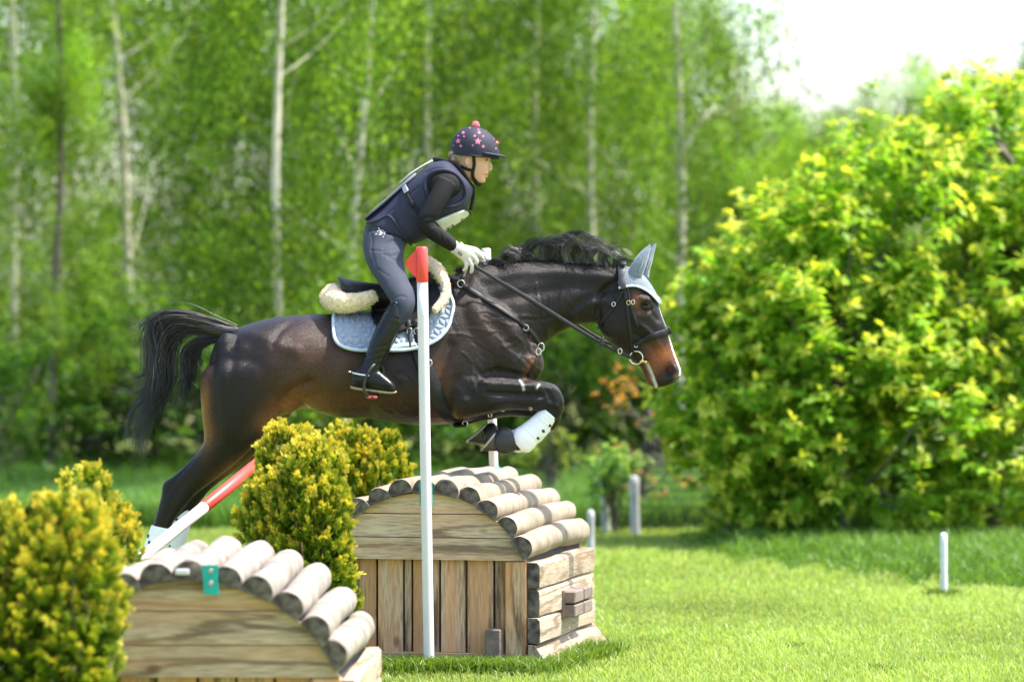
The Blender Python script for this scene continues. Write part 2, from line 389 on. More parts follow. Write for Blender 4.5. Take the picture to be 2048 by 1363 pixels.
def endmat(name):
    m = bpy.data.materials.new(name); m.use_nodes = True; t = m.node_tree; N = t.nodes; L = t.links; b = N['Principled BSDF']; b.inputs['Roughness'].default_value = .85
    tc = N.new('ShaderNodeTexCoord'); nz = N.new('ShaderNodeTexNoise'); nz.inputs['Scale'].default_value = 22; nz.inputs['Detail'].default_value = 6; L.new(tc.outputs['Object'], nz.inputs['Vector'])
    mp = N.new('ShaderNodeMapping'); mp.inputs['Scale'].default_value = (1, .05, 1); L.new(tc.outputs['Object'], mp.inputs['Vector'])
    wv = N.new('ShaderNodeTexWave'); wv.wave_type = 'RINGS'; wv.rings_direction = 'Y'; wv.inputs['Scale'].default_value = 45; wv.inputs['Distortion'].default_value = 3; L.new(mp.outputs[0], wv.inputs['Vector'])
    r = N.new('ShaderNodeMapRange'); r.inputs['From Min'].default_value = .38; r.inputs['From Max'].default_value = .62; L.new(nz.outputs['Fac'], r.inputs['Value'])
    mx = N.new('ShaderNodeMix'); mx.data_type = 'RGBA'; L.new(r.outputs[0], mx.inputs['Factor']); mx.inputs['A'].default_value = (.045, .034, .026, 1); mx.inputs['B'].default_value = (.20, .165, .13, 1)
    m2 = N.new('ShaderNodeMix'); m2.data_type = 'RGBA'; m2.blend_type = 'MULTIPLY'; m2.inputs['Factor'].default_value = .35; L.new(mx.outputs['Result'], m2.inputs['A']); L.new(wv.outputs['Color'], m2.inputs['B'])
    L.new(m2.outputs['Result'], b.inputs['Base Color']); return m
# ================================================================== ground
M_ground = mat('lawn_soil', (.17, .23, .04), rough=.9, var=.35, vscale=3.0, col2=(.22, .25, .05), bump=.6, bscale=90)
M_blade = mat('grass_blade', (1, 1, 1), rough=.42, spec=.4, attr=True, transl=.45, tcol=(1.25, 1.2, .7))
g = 600.0
gx = np.r_[-g, np.linspace(-14, 14, 40), g]; gy = np.r_[-60, np.linspace(-8, 24, 44), g]
XX, YY = np.meshgrid(gx, gy); ZZ = np.zeros_like(XX)
ZZ += .012*np.sin(XX*1.7+.6)*np.cos(YY*1.3)-.012
V = np.stack((XX, YY, ZZ), 2).reshape(-1, 3); nx = len(gx)
ii, jj = np.meshgrid(np.arange(len(gy)-1), np.arange(nx-1), indexing='ij'); a = (ii*nx+jj).ravel()
tag(mk('ground', V, np.stack((a, a+1, a+nx+1, a+nx), 1), M_ground), kind='structure')
def noise2(x, y, s, seed):
    r = np.random.default_rng(seed); o = np.zeros_like(x)
    for k in range(7):
        ang = r.uniform(0, 6.28); f = s*r.uniform(.5, 2.2); o += np.sin((x*math.cos(ang)+y*math.sin(ang))*f+r.uniform(0, 6.28))
    return o/7*1.6
def blades(x, y, h, wd, lean, c0, c1, rng):
    """three-triangle grass blades"""
    n = len(x); az = rng.uniform(0, 6.283, n); la = rng.uniform(0, 6.283, n); ln = lean*rng.uniform(.2, 1.3, n)*h
    sx, sy = np.cos(az)*wd/2, np.sin(az)*wd/2; lx, ly = np.cos(la)*ln, np.sin(la)*ln; z0 = np.full(n, -.015)
    v = np.empty((n, 5, 3))
    v[:, 0] = np.stack((x-sx, y-sy, z0), 1); v[:, 1] = np.stack((x+sx, y+sy, z0), 1)
    v[:, 2] = np.stack((x-sx*.8+lx*.3, y-sy*.8+ly*.3, h*.55), 1); v[:, 3] = np.stack((x+sx*.8+lx*.3, y+sy*.8+ly*.3, h*.55), 1)
    v[:, 4] = np.stack((x+lx, y+ly, h*(1-.25*lean)), 1)
    k = np.arange(n)[:, None]*5
    f = np.concatenate((k+[0, 1, 3], k+[0, 3, 2], k+[2, 3, 4]), 0)
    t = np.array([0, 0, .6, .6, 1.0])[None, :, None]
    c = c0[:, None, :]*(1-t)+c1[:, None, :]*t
    return v.reshape(-1, 3), f, c.reshape(-1, 3)
def wedge(n, d0, d1, x0, x1, rng, pw=1.0):
    d = d0+(d1-d0)*rng.random(n)**pw; px = rng.uniform(x0, x1, n)
    return (px-1024)*d/F, d-CAMD
def lawn(rng):
    out = []
    for n, d0, d1, x0, x1, h, wd in ((60000, 17.4, 20.6, 690, 2120, .045, .0065), (62000, 20.6, 24.5, 650, 2120, .042, .008), (70000, 24.5, 31.5, -60, 2120, .04, .011)):
        x, y = wedge(n, d0, d1, x0, x1, rng)
        nn = noise2(x, y, 2.4, 3); n2 = noise2(x, y, 9, 5)
        hh = h*rng.uniform(.55, 1.35, n)*(1+.25*nn)
        r = rng.random((n, 1))
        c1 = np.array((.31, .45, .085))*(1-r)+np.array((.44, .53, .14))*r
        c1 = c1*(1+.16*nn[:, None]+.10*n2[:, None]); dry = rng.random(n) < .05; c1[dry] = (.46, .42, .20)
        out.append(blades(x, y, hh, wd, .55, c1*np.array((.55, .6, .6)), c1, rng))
    # longer, uncut grass round the foot of the log box and round the stake
    def ring(n, pts, spread, h):
        p = np.array(pts)[rng.integers(0, len(pts), n)]; x = p[:, 0]+rng.normal(0, spread, n); y = p[:, 1]+rng.normal(0, spread, n)
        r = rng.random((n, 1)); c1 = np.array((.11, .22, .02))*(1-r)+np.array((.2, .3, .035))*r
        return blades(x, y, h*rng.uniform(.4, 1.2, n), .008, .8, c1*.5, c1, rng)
    fp = [G(700+i*5, 19.15) for i in range(70)]+[G(1062+i*3.5, 19.0+i*.032) for i in range(40)]
    out.append(ring(9000, fp, .07, .11))
    out.append(ring(500, [G(1888, 23.9)], .05, .09))
    out.append(ring(260, [G(1585, 20.4), G(1760, 19.2)], .035, .07))
    o = 0; V = []; Fc = []; C = []
    for v, f, c in out: V.append(v); Fc.append(f+o); C.append(c); o += len(v)
    return np.vstack(V), np.vstack(Fc), np.vstack(C)
v, f, c = lawn(np.random.default_rng(11))
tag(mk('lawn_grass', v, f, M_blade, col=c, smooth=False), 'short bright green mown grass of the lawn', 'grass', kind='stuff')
def rough(rng):
    x, y = wedge(52000, 31, 40, -120, 2200, rng, 1.3); n = len(x); nn = noise2(x, y, 1.6, 8)
    h = np.clip(.22+.14*nn+.1*rng.random(n), .06, .6)
    r = rng.random((n, 1)); c1 = np.array((.08, .21, .035))*(1-r)+np.array((.18, .33, .05))*r
    a1 = blades(x, y, h, .017, .5, c1*.6, c1, rng)
    # darker tall fringe below the leafy shrubs on the right
    m = 26000; px = 1360+780*rng.random(m)**.8; fl = 27.6-(px-1400)*.0050+.5*noise2(px*.05, px*.013, 1.0, 4); u = rng.random(m); d = fl+u**1.2*4.5; x = (px-1024)*d/F; y = d-CAMD
    h = rng.uniform(.05, .22, m)*np.clip(.2+u*2.2, .2, 1)*np.clip((px-1360)/120, .3, 1); c1 = np.array((.13, .25, .03))*rng.uniform(.7, 1.5, (m, 1))
    a2 = blades(x, y, h, .013, .6, c1*.6, c1, rng)
    o = len(a1[0]); return np.vstack((a1[0], a2[0])), np.vstack((a1[1], a2[1]+o)), np.vstack((a1[2], a2[2]))
v, f, c = rough(np.random.default_rng(12))
tag(mk('meadow_grass', v, f, M_blade, col=c, smooth=False), 'tall uncut meadow grass along the foot of the trees', 'grass', kind='stuff')

# ================================================================== log boxes
M_ph = woodmat('weathered_plank_lying', 0, (.56, .43, .30), (.19, .135, .088), (.56, .31, .14), .6)
M_pv = woodmat('weathered_board_upright', 2, (.55, .38, .245), (.15, .095, .055), (.54, .25, .09), .85)
M_py = woodmat('pale_half_log', 1, (.40, .325, .245), (.19, .14, .095), (.38, .25, .14), .25)
M_bark = barkmat('peeled_birch_log', 1, (.30, .24, .175), (.11, .072, .045), .55, 48)
M_bark2 = barkmat('white_birch_log', 1, (.275, .238, .20), (.10, .074, .054), .55, 42)
M_end = endmat('sawn_log_end')
M_blocker = mat('dark_gap_blocker', (.045, .04, .035), rough=.9, var=.3, vscale=9)
M_block = mat('dark_oak_block', (.17, .13, .105), rough=.8, var=.35, vscale=14, bump=.4, bscale=80)
M_teal = mat('teal_plastic', (.0, .36, .31), rough=.42, var=.12, vscale=20)
M_steel = mat('galvanised_bolt', (.45, .45, .42), rough=.4, metal=1.0)
M_white = mat('white_plastic_pole', (.66, .62, .63), rough=.35, var=.04, vscale=7)
M_red = mat('red_plastic', (.72, .05, .035), rough=.42, var=.08, vscale=6)
RA, ZC = .55, .315       # radius and centre height of the arch (set per box)
def halflog(r, L, seed, barkm):
    rg = np.random.default_rng(seed); n = 18; m = 15; ys = np.linspace(0, L, m); rs = []
    ang = np.linspace(R(-14), R(194), n)
    ph = rg.uniform(0, 6.28, 6)
    for k, y in enumerate(ys):
        rr = r*(1+.035*math.sin(y*4+ph[0])+.03*math.sin(y*9.5+ph[1])); cx = .008*math.sin(y*3+ph[2]); cz = .004*math.sin(y*5+ph[3])
        if k in (0, m-1): rr *= .965
        bump_ = 1+.02*np.sin(ang*3+ph[4]+y*2)+.012*np.sin(ang*7+y*11+ph[5])
        rs.append(np.stack((cx+rr*np.cos(ang)*bump_, np.full(n, y), .012+cz+rr*1.02*np.sin(ang)*bump_), 1))
    rs = np.array(rs); rs[1][:, 1] = .006; rs[-2][:, 1] = L-.006
    v, f = rings(rs)
    fm = [0]*len(f)
    for i in range(2*n): fm[(m-1)*n+i] = 1
    return v, f, fm
def wavy(v, amp, seed):
    rg = np.random.default_rng(seed); return v+rg.normal(0, amp, v.shape)
def arch_plank(z0, z1, y0, y1, xl=None):
    pts = []
    hw = lambda z: math.sqrt(max(RA**2-(z-ZC)**2, 0))
    zs = np.linspace(z0, z1, 8)
    right = [(hw(z), z) for z in zs]; left = [(-hw(z), z) for z in zs[::-1]]
    if z1 >= ZC+RA-1e-4: left = left[1:]
    return prism(right+left, y0, y1)
def log_box(name, label, px, d, ang, seed, boards, barkm, L=1.42, ra=.55, zc=.315, lr=.060, zt=.54, rails=((.405, .532), (.268, .403), (.14, .266))):
    global RA, ZC
    RA, ZC = ra, zc; hx = ra/.55; tp_ = zc+ra
    o = G(px, d); rt = thing(name, label, 'log jump', o); rt.rotation_euler = (0, 0, -ang); ORG[rt.name] = np.zeros(3)
    rg = np.random.default_rng(seed)
    # arched front: lying planks, each its own piece
    zb = [zt, zt+(tp_-zt)*.335, zt+(tp_-zt)*.686, tp_]
    for k in range(3):
        dy = rg.uniform(-.004, .004)
        v, f = arch_plank(zb[k]+.002, zb[k+1]-.002, dy, .032+dy); mk('plank', v, f, M_ph, rt, smooth=False)
        v, f = arch_plank(zb[k]+.002, zb[k+1]-.002, L-.09, L-.06); mk('back_plank', v, f, M_ph, rt, smooth=False)
    for x0, x1 in boards:
        dy = rg.uniform(-.004, .006)
        v, f = box(x0*hx+.005, x1*hx-.005, .036+dy, .062+dy, .09, zt+.005, .003); mk('board', v, f, M_pv, rt, smooth=False)
    for s in (1, -1):
        v, f = box(*sorted((s*.402*hx, s*.505*hx)), .004, .075, .03, zt-.002, .004); mk('corner_post', v, f, M_pv, rt, smooth=False)
        v, f = box(*sorted((s*.402*hx, s*.505*hx)), L-.13, L-.06, .0, zt-.002, .004); mk('corner_post', v, f, M_pv, rt, smooth=False)
        for z0, z1 in rails:      # half-log side rails
            x0 = .507*hx+rg.uniform(0, .004); hgt = z1-z0
            prof = [(x0, z0+.001), (x0+.052, z0+.001), (x0+.060, z0+.007), (x0+.062, z0+hgt*.5), (x0+.059, z1-.014), (x0+.046, z1-.001), (x0, z1-.001)]
            y0 = .02+rg.uniform(-.02, .01); ys = [y0, y0+.008]+list(np.linspace(y0+.15, L-.22, 6))+[L-.07]
            rs = []
            for k, y in enumerate(ys):
                q = 1 if k not in (0, len(ys)-1) else .975
                rs.append([(x0+(x-x0)*q*(1+.04*math.sin(5*y+seed+z0*30)), y, (z-(z0+z1)/2)*q+(z0+z1)/2+.003*math.sin(7*y+z0*50)) for x, z in prof])
            rs = np.array(rs); 
            if s < 0: rs[:, :, 0] *= -1; rs = rs[:, ::-1]
            v, f = rings(rs); fm = [0]*len(f)
            for q in range((len(ys)-1)*7, len(f), 2): fm[q] = 1
            mk('side_rail', v, f, [M_py, M_end], rt, smooth=False, fmat=fm)
        # base board leaning outwards
        b0 = .51*hx; zr = rails[-1][0]; pr = [(s*b0, zr-.004), (s*(b0+.04), zr-.004), (s*(b0+.12), .03), (s*(b0+.12), -.03), (s*b0, -.03)]
        v, f = prism(pr if s > 0 else pr[::-1], .0, L-.02); mk('base_board', wavy(v, .004, seed), f, M_py, rt, smooth=False)
    v, f = box(-.40*hx, .40*hx, .01, .055, .0, .092, .004); mk('bottom_rail', v, f, M_ph, rt, smooth=False)
    # added unseen sheet that stops light showing through gaps between the logs
    pts = [(RA*math.sin(a)*.99, ZC+RA*math.cos(a)*.99) for a in np.linspace(R(-67), R(67), 26)]
    inn = [(x*.95, (z-ZC)*.95+ZC) for x, z in pts[::-1]]
    v, f = [], []
    v = [(x, y, z) for y in (.034, L-.1) for x, z in pts+inn]; n = len(pts)
    for i in range(n-1):
        f += [(i, i+1, 2*n+i+1, 2*n+i), (n+i, 2*n+n+i, 2*n+n+i+1, n+i+1)]
    for b0 in (0,):
        for i in range(n-1): f += [(i, 2*n-1-i, 2*n-2-i, i+1), (2*n+i, 2*n+i+1, 4*n-2-i, 4*n-1-i)]
    mk('added_gap_sheet', np.array(v), f, M_blocker, rt, smooth=False)
    v, f = box(-.395*hx, .395*hx, .075, L-.14, .01, zt+.01); mk('added_core', v, f, M_blocker, rt, smooth=False)  # unseen dark box, added to block the view through the gaps
    # half-round logs over the arch
    protos = []
    n = 11
    for k in range(n):
        a = R(-58.5+117*k/(n-1))+rg.uniform(-.008, .008); rr = lr*rg.uniform(.93, 1.07)
        v, fc, fm = halflog(rr, L*rg.uniform(.985, 1.015), seed*50+k, barkm)
        lg = mk('log', v, fc, [barkm, M_end], rt, fmat=fm, loc=(0, 0, 0))
        lg.location = (RA*math.sin(a), -.035+rg.uniform(-.012, .01), ZC+RA*math.cos(a)+.001); lg.rotation_euler = (0, a, 0)
        mo = lg.modifiers.new('edge', 'EDGE_SPLIT'); mo.split_angle = R(50)
    return rt
bx1 = log_box('log_jump', 'weathered plank box with barrel roof of pale logs under the horse', 848, 19.35, R(12.6), 3,
    [(-.5, -.36), (-.36, -.245), (-.245, -.111), (-.111, -.068), (-.068, .069), (.069, .2026), (.2026, .339), (.339, .402)], M_bark)
v, f = box(.314, .392, -.055, .034, .075, .215, .008); mk('stump_block', wavy(v, .002, 1), f, M_block, bx1, smooth=False)
br = mk('bracket_plate', *box(.560, .585, .52, .96, .225, .365, .004), M_block, bx1, smooth=False)
for y0 in (.525, .745):
    for z0 in (.232, .300):
        mk('bracket_block', *box(.570, .640, y0, y0+.205, z0, z0+.060, .006), M_block, bx1, smooth=False)
bx2 = log_box('log_jump', 'plank box roofed with white birch logs and teal bracket in the foreground', 380, 15.4, R(1.9), 9,
    [(-.5, -.38), (-.38, -.25), (-.25, -.12), (-.12, .02), (.02, .15), (.15, .28), (.28, .402)], M_bark2, L=1.5, ra=.634, zc=.088, lr=.0685, zt=.347, rails=((.225, .343), (.10, .222)))
ZT = .722-.865
v, f = prism([(.050, .785), (.113, .785), (.111, .72), (.118, .672), (.058, .672), (.056, .72)][::-1], -.050, -.041)
tb = mk('teal_bracket', v, f, M_teal, bx2, smooth=False)
for z in (.762, .714):
    t = np.linspace(0, 6.283, 13)[:-1]
    v, f = rings(np.array([np.stack((.084+r*np.cos(t), np.full(12, y), z+r*np.sin(t)), 1) for r, y in ((.010, -.0495), (.010, -.054), (.0045, -.054), (.0045, -.051))]))
    mk('bolt', v, f, M_steel, tb)
v, f = prism([(.075, .774), (.12, .774), (.12, .74), (.075, .74)], 1.475, 1.485); mk('teal_bracket', v, f, M_teal, bx2, smooth=False)
v, f = box(-.052, .002, -.056, -.050, .748, .770, .003); mk('paper_tag', v, f, M_white, bx2, smooth=False)

# ================================================================== flag poles
def pole(name, label, a, b, r, red=None, cat='pole', group=None, n=20):
    a = np.array(a, float); b = np.array(b, float)
    rt = thing(name, label, cat, a, group)
    L = np.linalg.norm(b-a); t = (b-a)/L
    e = b if red is None else b-t*red
    ds = np.r_[0, .004, np.linspace(.02, np.linalg.norm(e-a), 12)]
    pts = a+ds[:, None]*t
    rr = np.full(len(ds), r); rr[0] = r*.7
    if red is None:
        pts = np.vstack((pts, pts[-1]+t*.004)); rr = np.r_[rr, r*.75]
    mk('shaft', *tube(pts, rr, n), M_white, rt)
    if red is not None:
        q = np.array([e-t*.003, e, b-t*.006, b]); rd = mk('red_sleeve', *tube(q, [r*1.0, r*1.08, r*1.08, r*.8], n), M_red, rt)
        return rt, rd
    return rt, None
yp = -.80
fp_, red = pole('flag_pole', 'upright white pole with red flag in front of the rider', P(858, 1329, yp), P(843.5, 493, yp), .0262, .168)
poly = [(836, 494.5), (812, 520), (813, 535), (838, 562)]
pp = [P(x, y, yp) for x, y in poly]
v, f = prism([(q[0], q[2]) for q in pp], yp-.007, yp+.007); mk('flag', v, f, M_red, fp_, smooth=False)
for px in (842.5, 861.5):
    th = np.linspace(0, 2*math.pi*15, 15*10); c0 = P(px, 1011, yp+.0); c1 = P(px-.9, 963, yp+.0)
    pts = c0+(c1-c0)*(th/th[-1])[:, None]+np.stack((.008*np.cos(th), .008*np.sin(th), 0*th), 1)
    mk('spring', *tube(pts, .0022, 5), M_teal, fp_)
yq = .72
fq, _ = pole('flag_pole', 'upright white pole standing behind the horse, top showing by the gloved hand', P(1002, 1345, yq), P(972, 498, yq), .0235)
c0 = P(990, 944, yq); c1 = P(989, 934, yq)
mk('tie_band', *tube([c0, c1], .029, 14), M_teal, fq)
# knocked-over pole leaning between the two golden shrubs
fr, _ = pole('leaning_pole', 'white pole with red tip leaning across the hind legs onto a golden shrub', P(-40, 1377, -3.3), P(521, 922, -1.35), .0262, .52)

# small stakes
M_stake = mat('white_wood_stake', (.66, .68, .70), rough=.7, var=.12, vscale=12)
M_post = mat('grey_wooden_post', (.36, .36, .37), rough=.85, var=.25, vscale=10, bump=.4, bscale=40)
def stake(name, label, px0, px1, ytop, d, r, m, lean=0.0, top=.7, cat='stake', group=None):
    a = G(px0, d); y = d-CAMD; b = P(px1, ytop, y)
    n = 12; k = np.linspace(0, 1, 9); pts = (a-np.array((0, 0, .05)))+k[:, None]*(b-a+np.array((0, 0, .05)))
    rr = r*(1+.05*np.sin(k*9)); pts = np.vstack((pts, b+np.array((0, 0, r*.5)))); rr = np.r_[rr, r*top*.6]
    return tag(mk(name, *tube(pts, rr, n), m), label, cat, group)
stake('marker_stake', 'short white stake alone on the lawn before the leafy shrubs', 1889, 1887, 1068, 23.9, .0215, M_stake)
stake('marker_stake', 'short whitish stake just behind the right end of the log box', 1182, 1181, 1022, 27.4, .025, M_post)
stake('fence_post', 'grey round fence post with wire fence beside the young tree', 1271, 1268, 955, 30.2, .036, M_post, cat='post')
stake('fence_post', 'thin grey fence post wrapped by the young tree with fresh leaves', 1214, 1206, 960, 30.6, .03, M_post, cat='post')
# dark wire fence between the posts
M_wire = mat('dark_wire', (.06, .065, .07), rough=.6)
wf = thing('wire_fence', 'dark wire mesh fence beside the grey fence posts', 'fence', G(1290, 30.8))
for k in range(9):
    z = .06+k*.065; a = G(1185, 30.8); b = G(1440, 30.8); mk('wire', *tube([a+(0, 0, z), b+(0, 0, z)], .005, 5), M_wire, wf)
for k in range(26):
    a = G(1185+k*10, 30.8); mk('wire', *tube([a+(0, -.004, .0), a+(0, -.004, .60)], .0025, 5), M_wire, wf)

# clod of earth on the lawn
def clod(px, py, r, seed):
    d = CAMH*F/(py-590); c = G(px, d); rg = np.random.default_rng(seed)
    v, f = ellip((0, 0, 0), (1, .8, .55), 14, 9); q = 1+.22*np.sin(v[:, 0]*7+1)*np.cos(v[:, 1]*8)+.12*rg.normal(size=len(v))
    return v*q[:, None]*r+c+(0, 0, r*.3), f
tag(mk('earth_clod', *clod(1762, 1345, .05, 1), mat('dry_earth', (.33, .2, .11), rough=.95, var=.4, vscale=30, bump=.8, bscale=60), smooth=False), 'small brown clod of dry earth lying on the lawn', 'clod')
# ================================================================== foliage
M_thuja = mat('golden_thuja_spray', (1, 1, 1), rough=.6, spec=.2, attr=True, transl=.4, tcol=(1.2, 1.1, .6))
M_leaf = mat('broad_leaf', (1, 1, 1), rough=.5, spec=.22, attr=True, transl=.55, tcol=(1.25, 1.2, .45))
M_twig = mat('brown_twig', (.13, .085, .05), rough=.85, var=.3, vscale=20)
M_birchbark = barkmat('birch_trunk_bark', 2, (.58, .53, .42), (.10, .085, .07), .8, 9)
M_darkbark = mat('dark_trunk_bark', (.12, .10, .085), rough=.9, var=.35, vscale=12, bump=.6, bscale=25)
def nrm(a): return a/(np.linalg.norm(a, axis=-1, keepdims=True)+1e-12)
def diamonds(p, d, s, L, W, c0, c1, fold=.0):
    """leaf quads: base p, direction d, side s"""
    n = len(p); v = np.empty((n, 4, 3)); L = L[:, None]; W = W[:, None]
    up = np.cross(s, d)
    v[:, 0] = p; v[:, 1] = p+d*L*.5+s*W*.5+up*W*fold; v[:, 2] = p+d*L; v[:, 3] = p+d*L*.5-s*W*.5+up*W*fold
    c = np.empty((n, 4, 3)); c[:, 0] = c0; c[:, 1] = (c0+c1)/2; c[:, 2] = c1; c[:, 3] = (c0+c1)/2
    f = np.arange(n*4).reshape(n, 4)
    return v.reshape(-1, 3), f, c.reshape(-1, 3)
def cat_(ms):
    o = 0; V = []; Fc = []; C = []
    for v, f, c in ms: V.append(v); Fc.append(f+o); C.append(c); o += len(v)
    return np.vstack(V), np.vstack(Fc), np.vstack(C)
def thuja_mesh(seed, H, R0, lobes, n_tuft=300, per=30, size=1.0):
    """lobes: (x,y,height,radius) upright golden columns grown together; plume-like tufts of scaly sprays; local coordinates"""
    rg = np.random.default_rng(seed); ms = []
    tot = sum(h*r for _, _, h, r in lobes)
    for lx, ly, h, r in lobes:
        nt = int(n_tuft*h*r/tot); t = rg.random(nt)**.85; az = rg.uniform(0, 6.283, nt)
        prof = lambda t: np.where(t < .72, .82+.18*np.sin(np.clip(t/.72, 0, 1)*2.4), np.sqrt(np.clip(1-((t-.72)/.30)**2, .02, 1))*.97)
        lump = .14*np.sin(az*3+t*9+seed)+.10*np.sin(az*5-t*14+seed*2)+.10*rg.normal(size=nt)
        rad = r*prof(t)*(.92+lump)
        z = h*(.03+.92*t)
        c = np.stack((lx+rad*np.cos(az), ly+rad*np.sin(az), z), 1)
        out = np.stack((np.cos(az), np.sin(az), np.zeros(nt)), 1); topw = np.clip((t-.6)/.4, 0, 1)
        td = nrm(out*(1.0-.55*topw)[:, None]+np.array((0, 0, 1.0))*(.75+.9*topw)[:, None]+rg.normal(0, .25, (nt, 3)))
        fs = nrm(np.cross(td, nrm(rg.normal(size=(nt, 3)))))             # plane of the fan
        TL = rg.uniform(.042, .08, nt)*size
        k = per; N = nt*k; a = rg.random(N)**.8; D0 = np.repeat(td, k, 0); S0 = np.repeat(fs, k, 0); sd = rg.choice([-1.0, 1.0], N)
        p = np.repeat(c, k, 0)+D0*((a-.45)*np.repeat(TL, k))[:, None]+rg.normal(0, .006*size, (N, 3))
        d = nrm(D0*.9+S0*(sd*rg.uniform(.15, .9, N)*(1.1-a))[:, None]+rg.normal(0, .16, (N, 3)))
        s = nrm(np.cross(d, nrm(np.cross(D0, S0)+rg.normal(0, .35, (N, 3)))))
        L = .026*size*rg.uniform(.6, 1.35, N)*(1.15-.4*a)
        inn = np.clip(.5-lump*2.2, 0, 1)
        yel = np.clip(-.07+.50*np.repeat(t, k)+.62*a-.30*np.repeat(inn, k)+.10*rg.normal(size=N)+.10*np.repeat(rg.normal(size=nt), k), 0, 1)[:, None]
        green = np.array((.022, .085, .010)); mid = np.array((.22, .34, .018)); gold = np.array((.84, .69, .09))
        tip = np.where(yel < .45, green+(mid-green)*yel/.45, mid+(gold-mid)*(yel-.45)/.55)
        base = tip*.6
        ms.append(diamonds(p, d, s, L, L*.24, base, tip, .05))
        for sg in (1, -1):
            for q, an in ((.2, .8), (.48, .65)):
                dd = nrm(d+s*sg*an); ms.append(diamonds(p+d*(L*q)[:, None], dd, nrm(np.cross(np.cross(d, s), dd)), L*.58, L*.17, base*.5+tip*.5, tip, .04))
    return cat_(ms)
def stems(H, lobes, seed, n=5):
    rg = np.random.default_rng(seed); ps = []
    for lx, ly, h, r in lobes:
        for k in range(n):
            a = rg.uniform(0, 6.28); q = np.linspace(0, 1, 7)
            e = np.array((lx+r*.55*math.cos(a), ly+r*.55*math.sin(a), h*rg.uniform(.55, .85)))
            b = np.array((lx*.5+.05*math.cos(a), ly*.5+.05*math.sin(a), -.03))
            pts = b+(e-b)*q[:, None]; pts[:, :2] += (.03*np.sin(q*6+a))[:, None]
            ps.append(tube(pts, .014*(1-.75*q), 6))
    return join(*ps)
def thuja(label, px, d, H, lobes, seed, **kw):
    o = G(px, d); rt = thing('golden_thuja', label, 'shrub', o, 'golden thuja shrubs around the log boxes')
    v, f, c = thuja_mesh(seed, H, 0, lobes, **kw); v[:, 2] = np.maximum(v[:, 2], .0)
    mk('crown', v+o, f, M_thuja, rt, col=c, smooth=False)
    v, f = stems(H, lobes, seed); mk('stem', v+o, f, M_twig, rt)
    return rt
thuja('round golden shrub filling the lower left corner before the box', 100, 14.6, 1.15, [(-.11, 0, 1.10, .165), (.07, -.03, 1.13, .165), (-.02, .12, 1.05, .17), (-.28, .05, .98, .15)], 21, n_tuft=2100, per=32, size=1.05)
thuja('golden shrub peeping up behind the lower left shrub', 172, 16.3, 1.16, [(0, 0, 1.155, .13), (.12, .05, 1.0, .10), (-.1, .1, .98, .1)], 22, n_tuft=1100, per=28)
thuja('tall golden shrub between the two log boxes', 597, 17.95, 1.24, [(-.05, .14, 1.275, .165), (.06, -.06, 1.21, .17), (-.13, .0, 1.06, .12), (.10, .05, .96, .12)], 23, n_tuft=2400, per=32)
thuja('golden shrub behind the far left corner of the back box', 722, 21.6, 1.12, [(-.08, 0, 1.17, .15), (.1, .04, 1.12, .16), (.02, .1, 1.05, .15)], 24, n_tuft=1350, per=28)

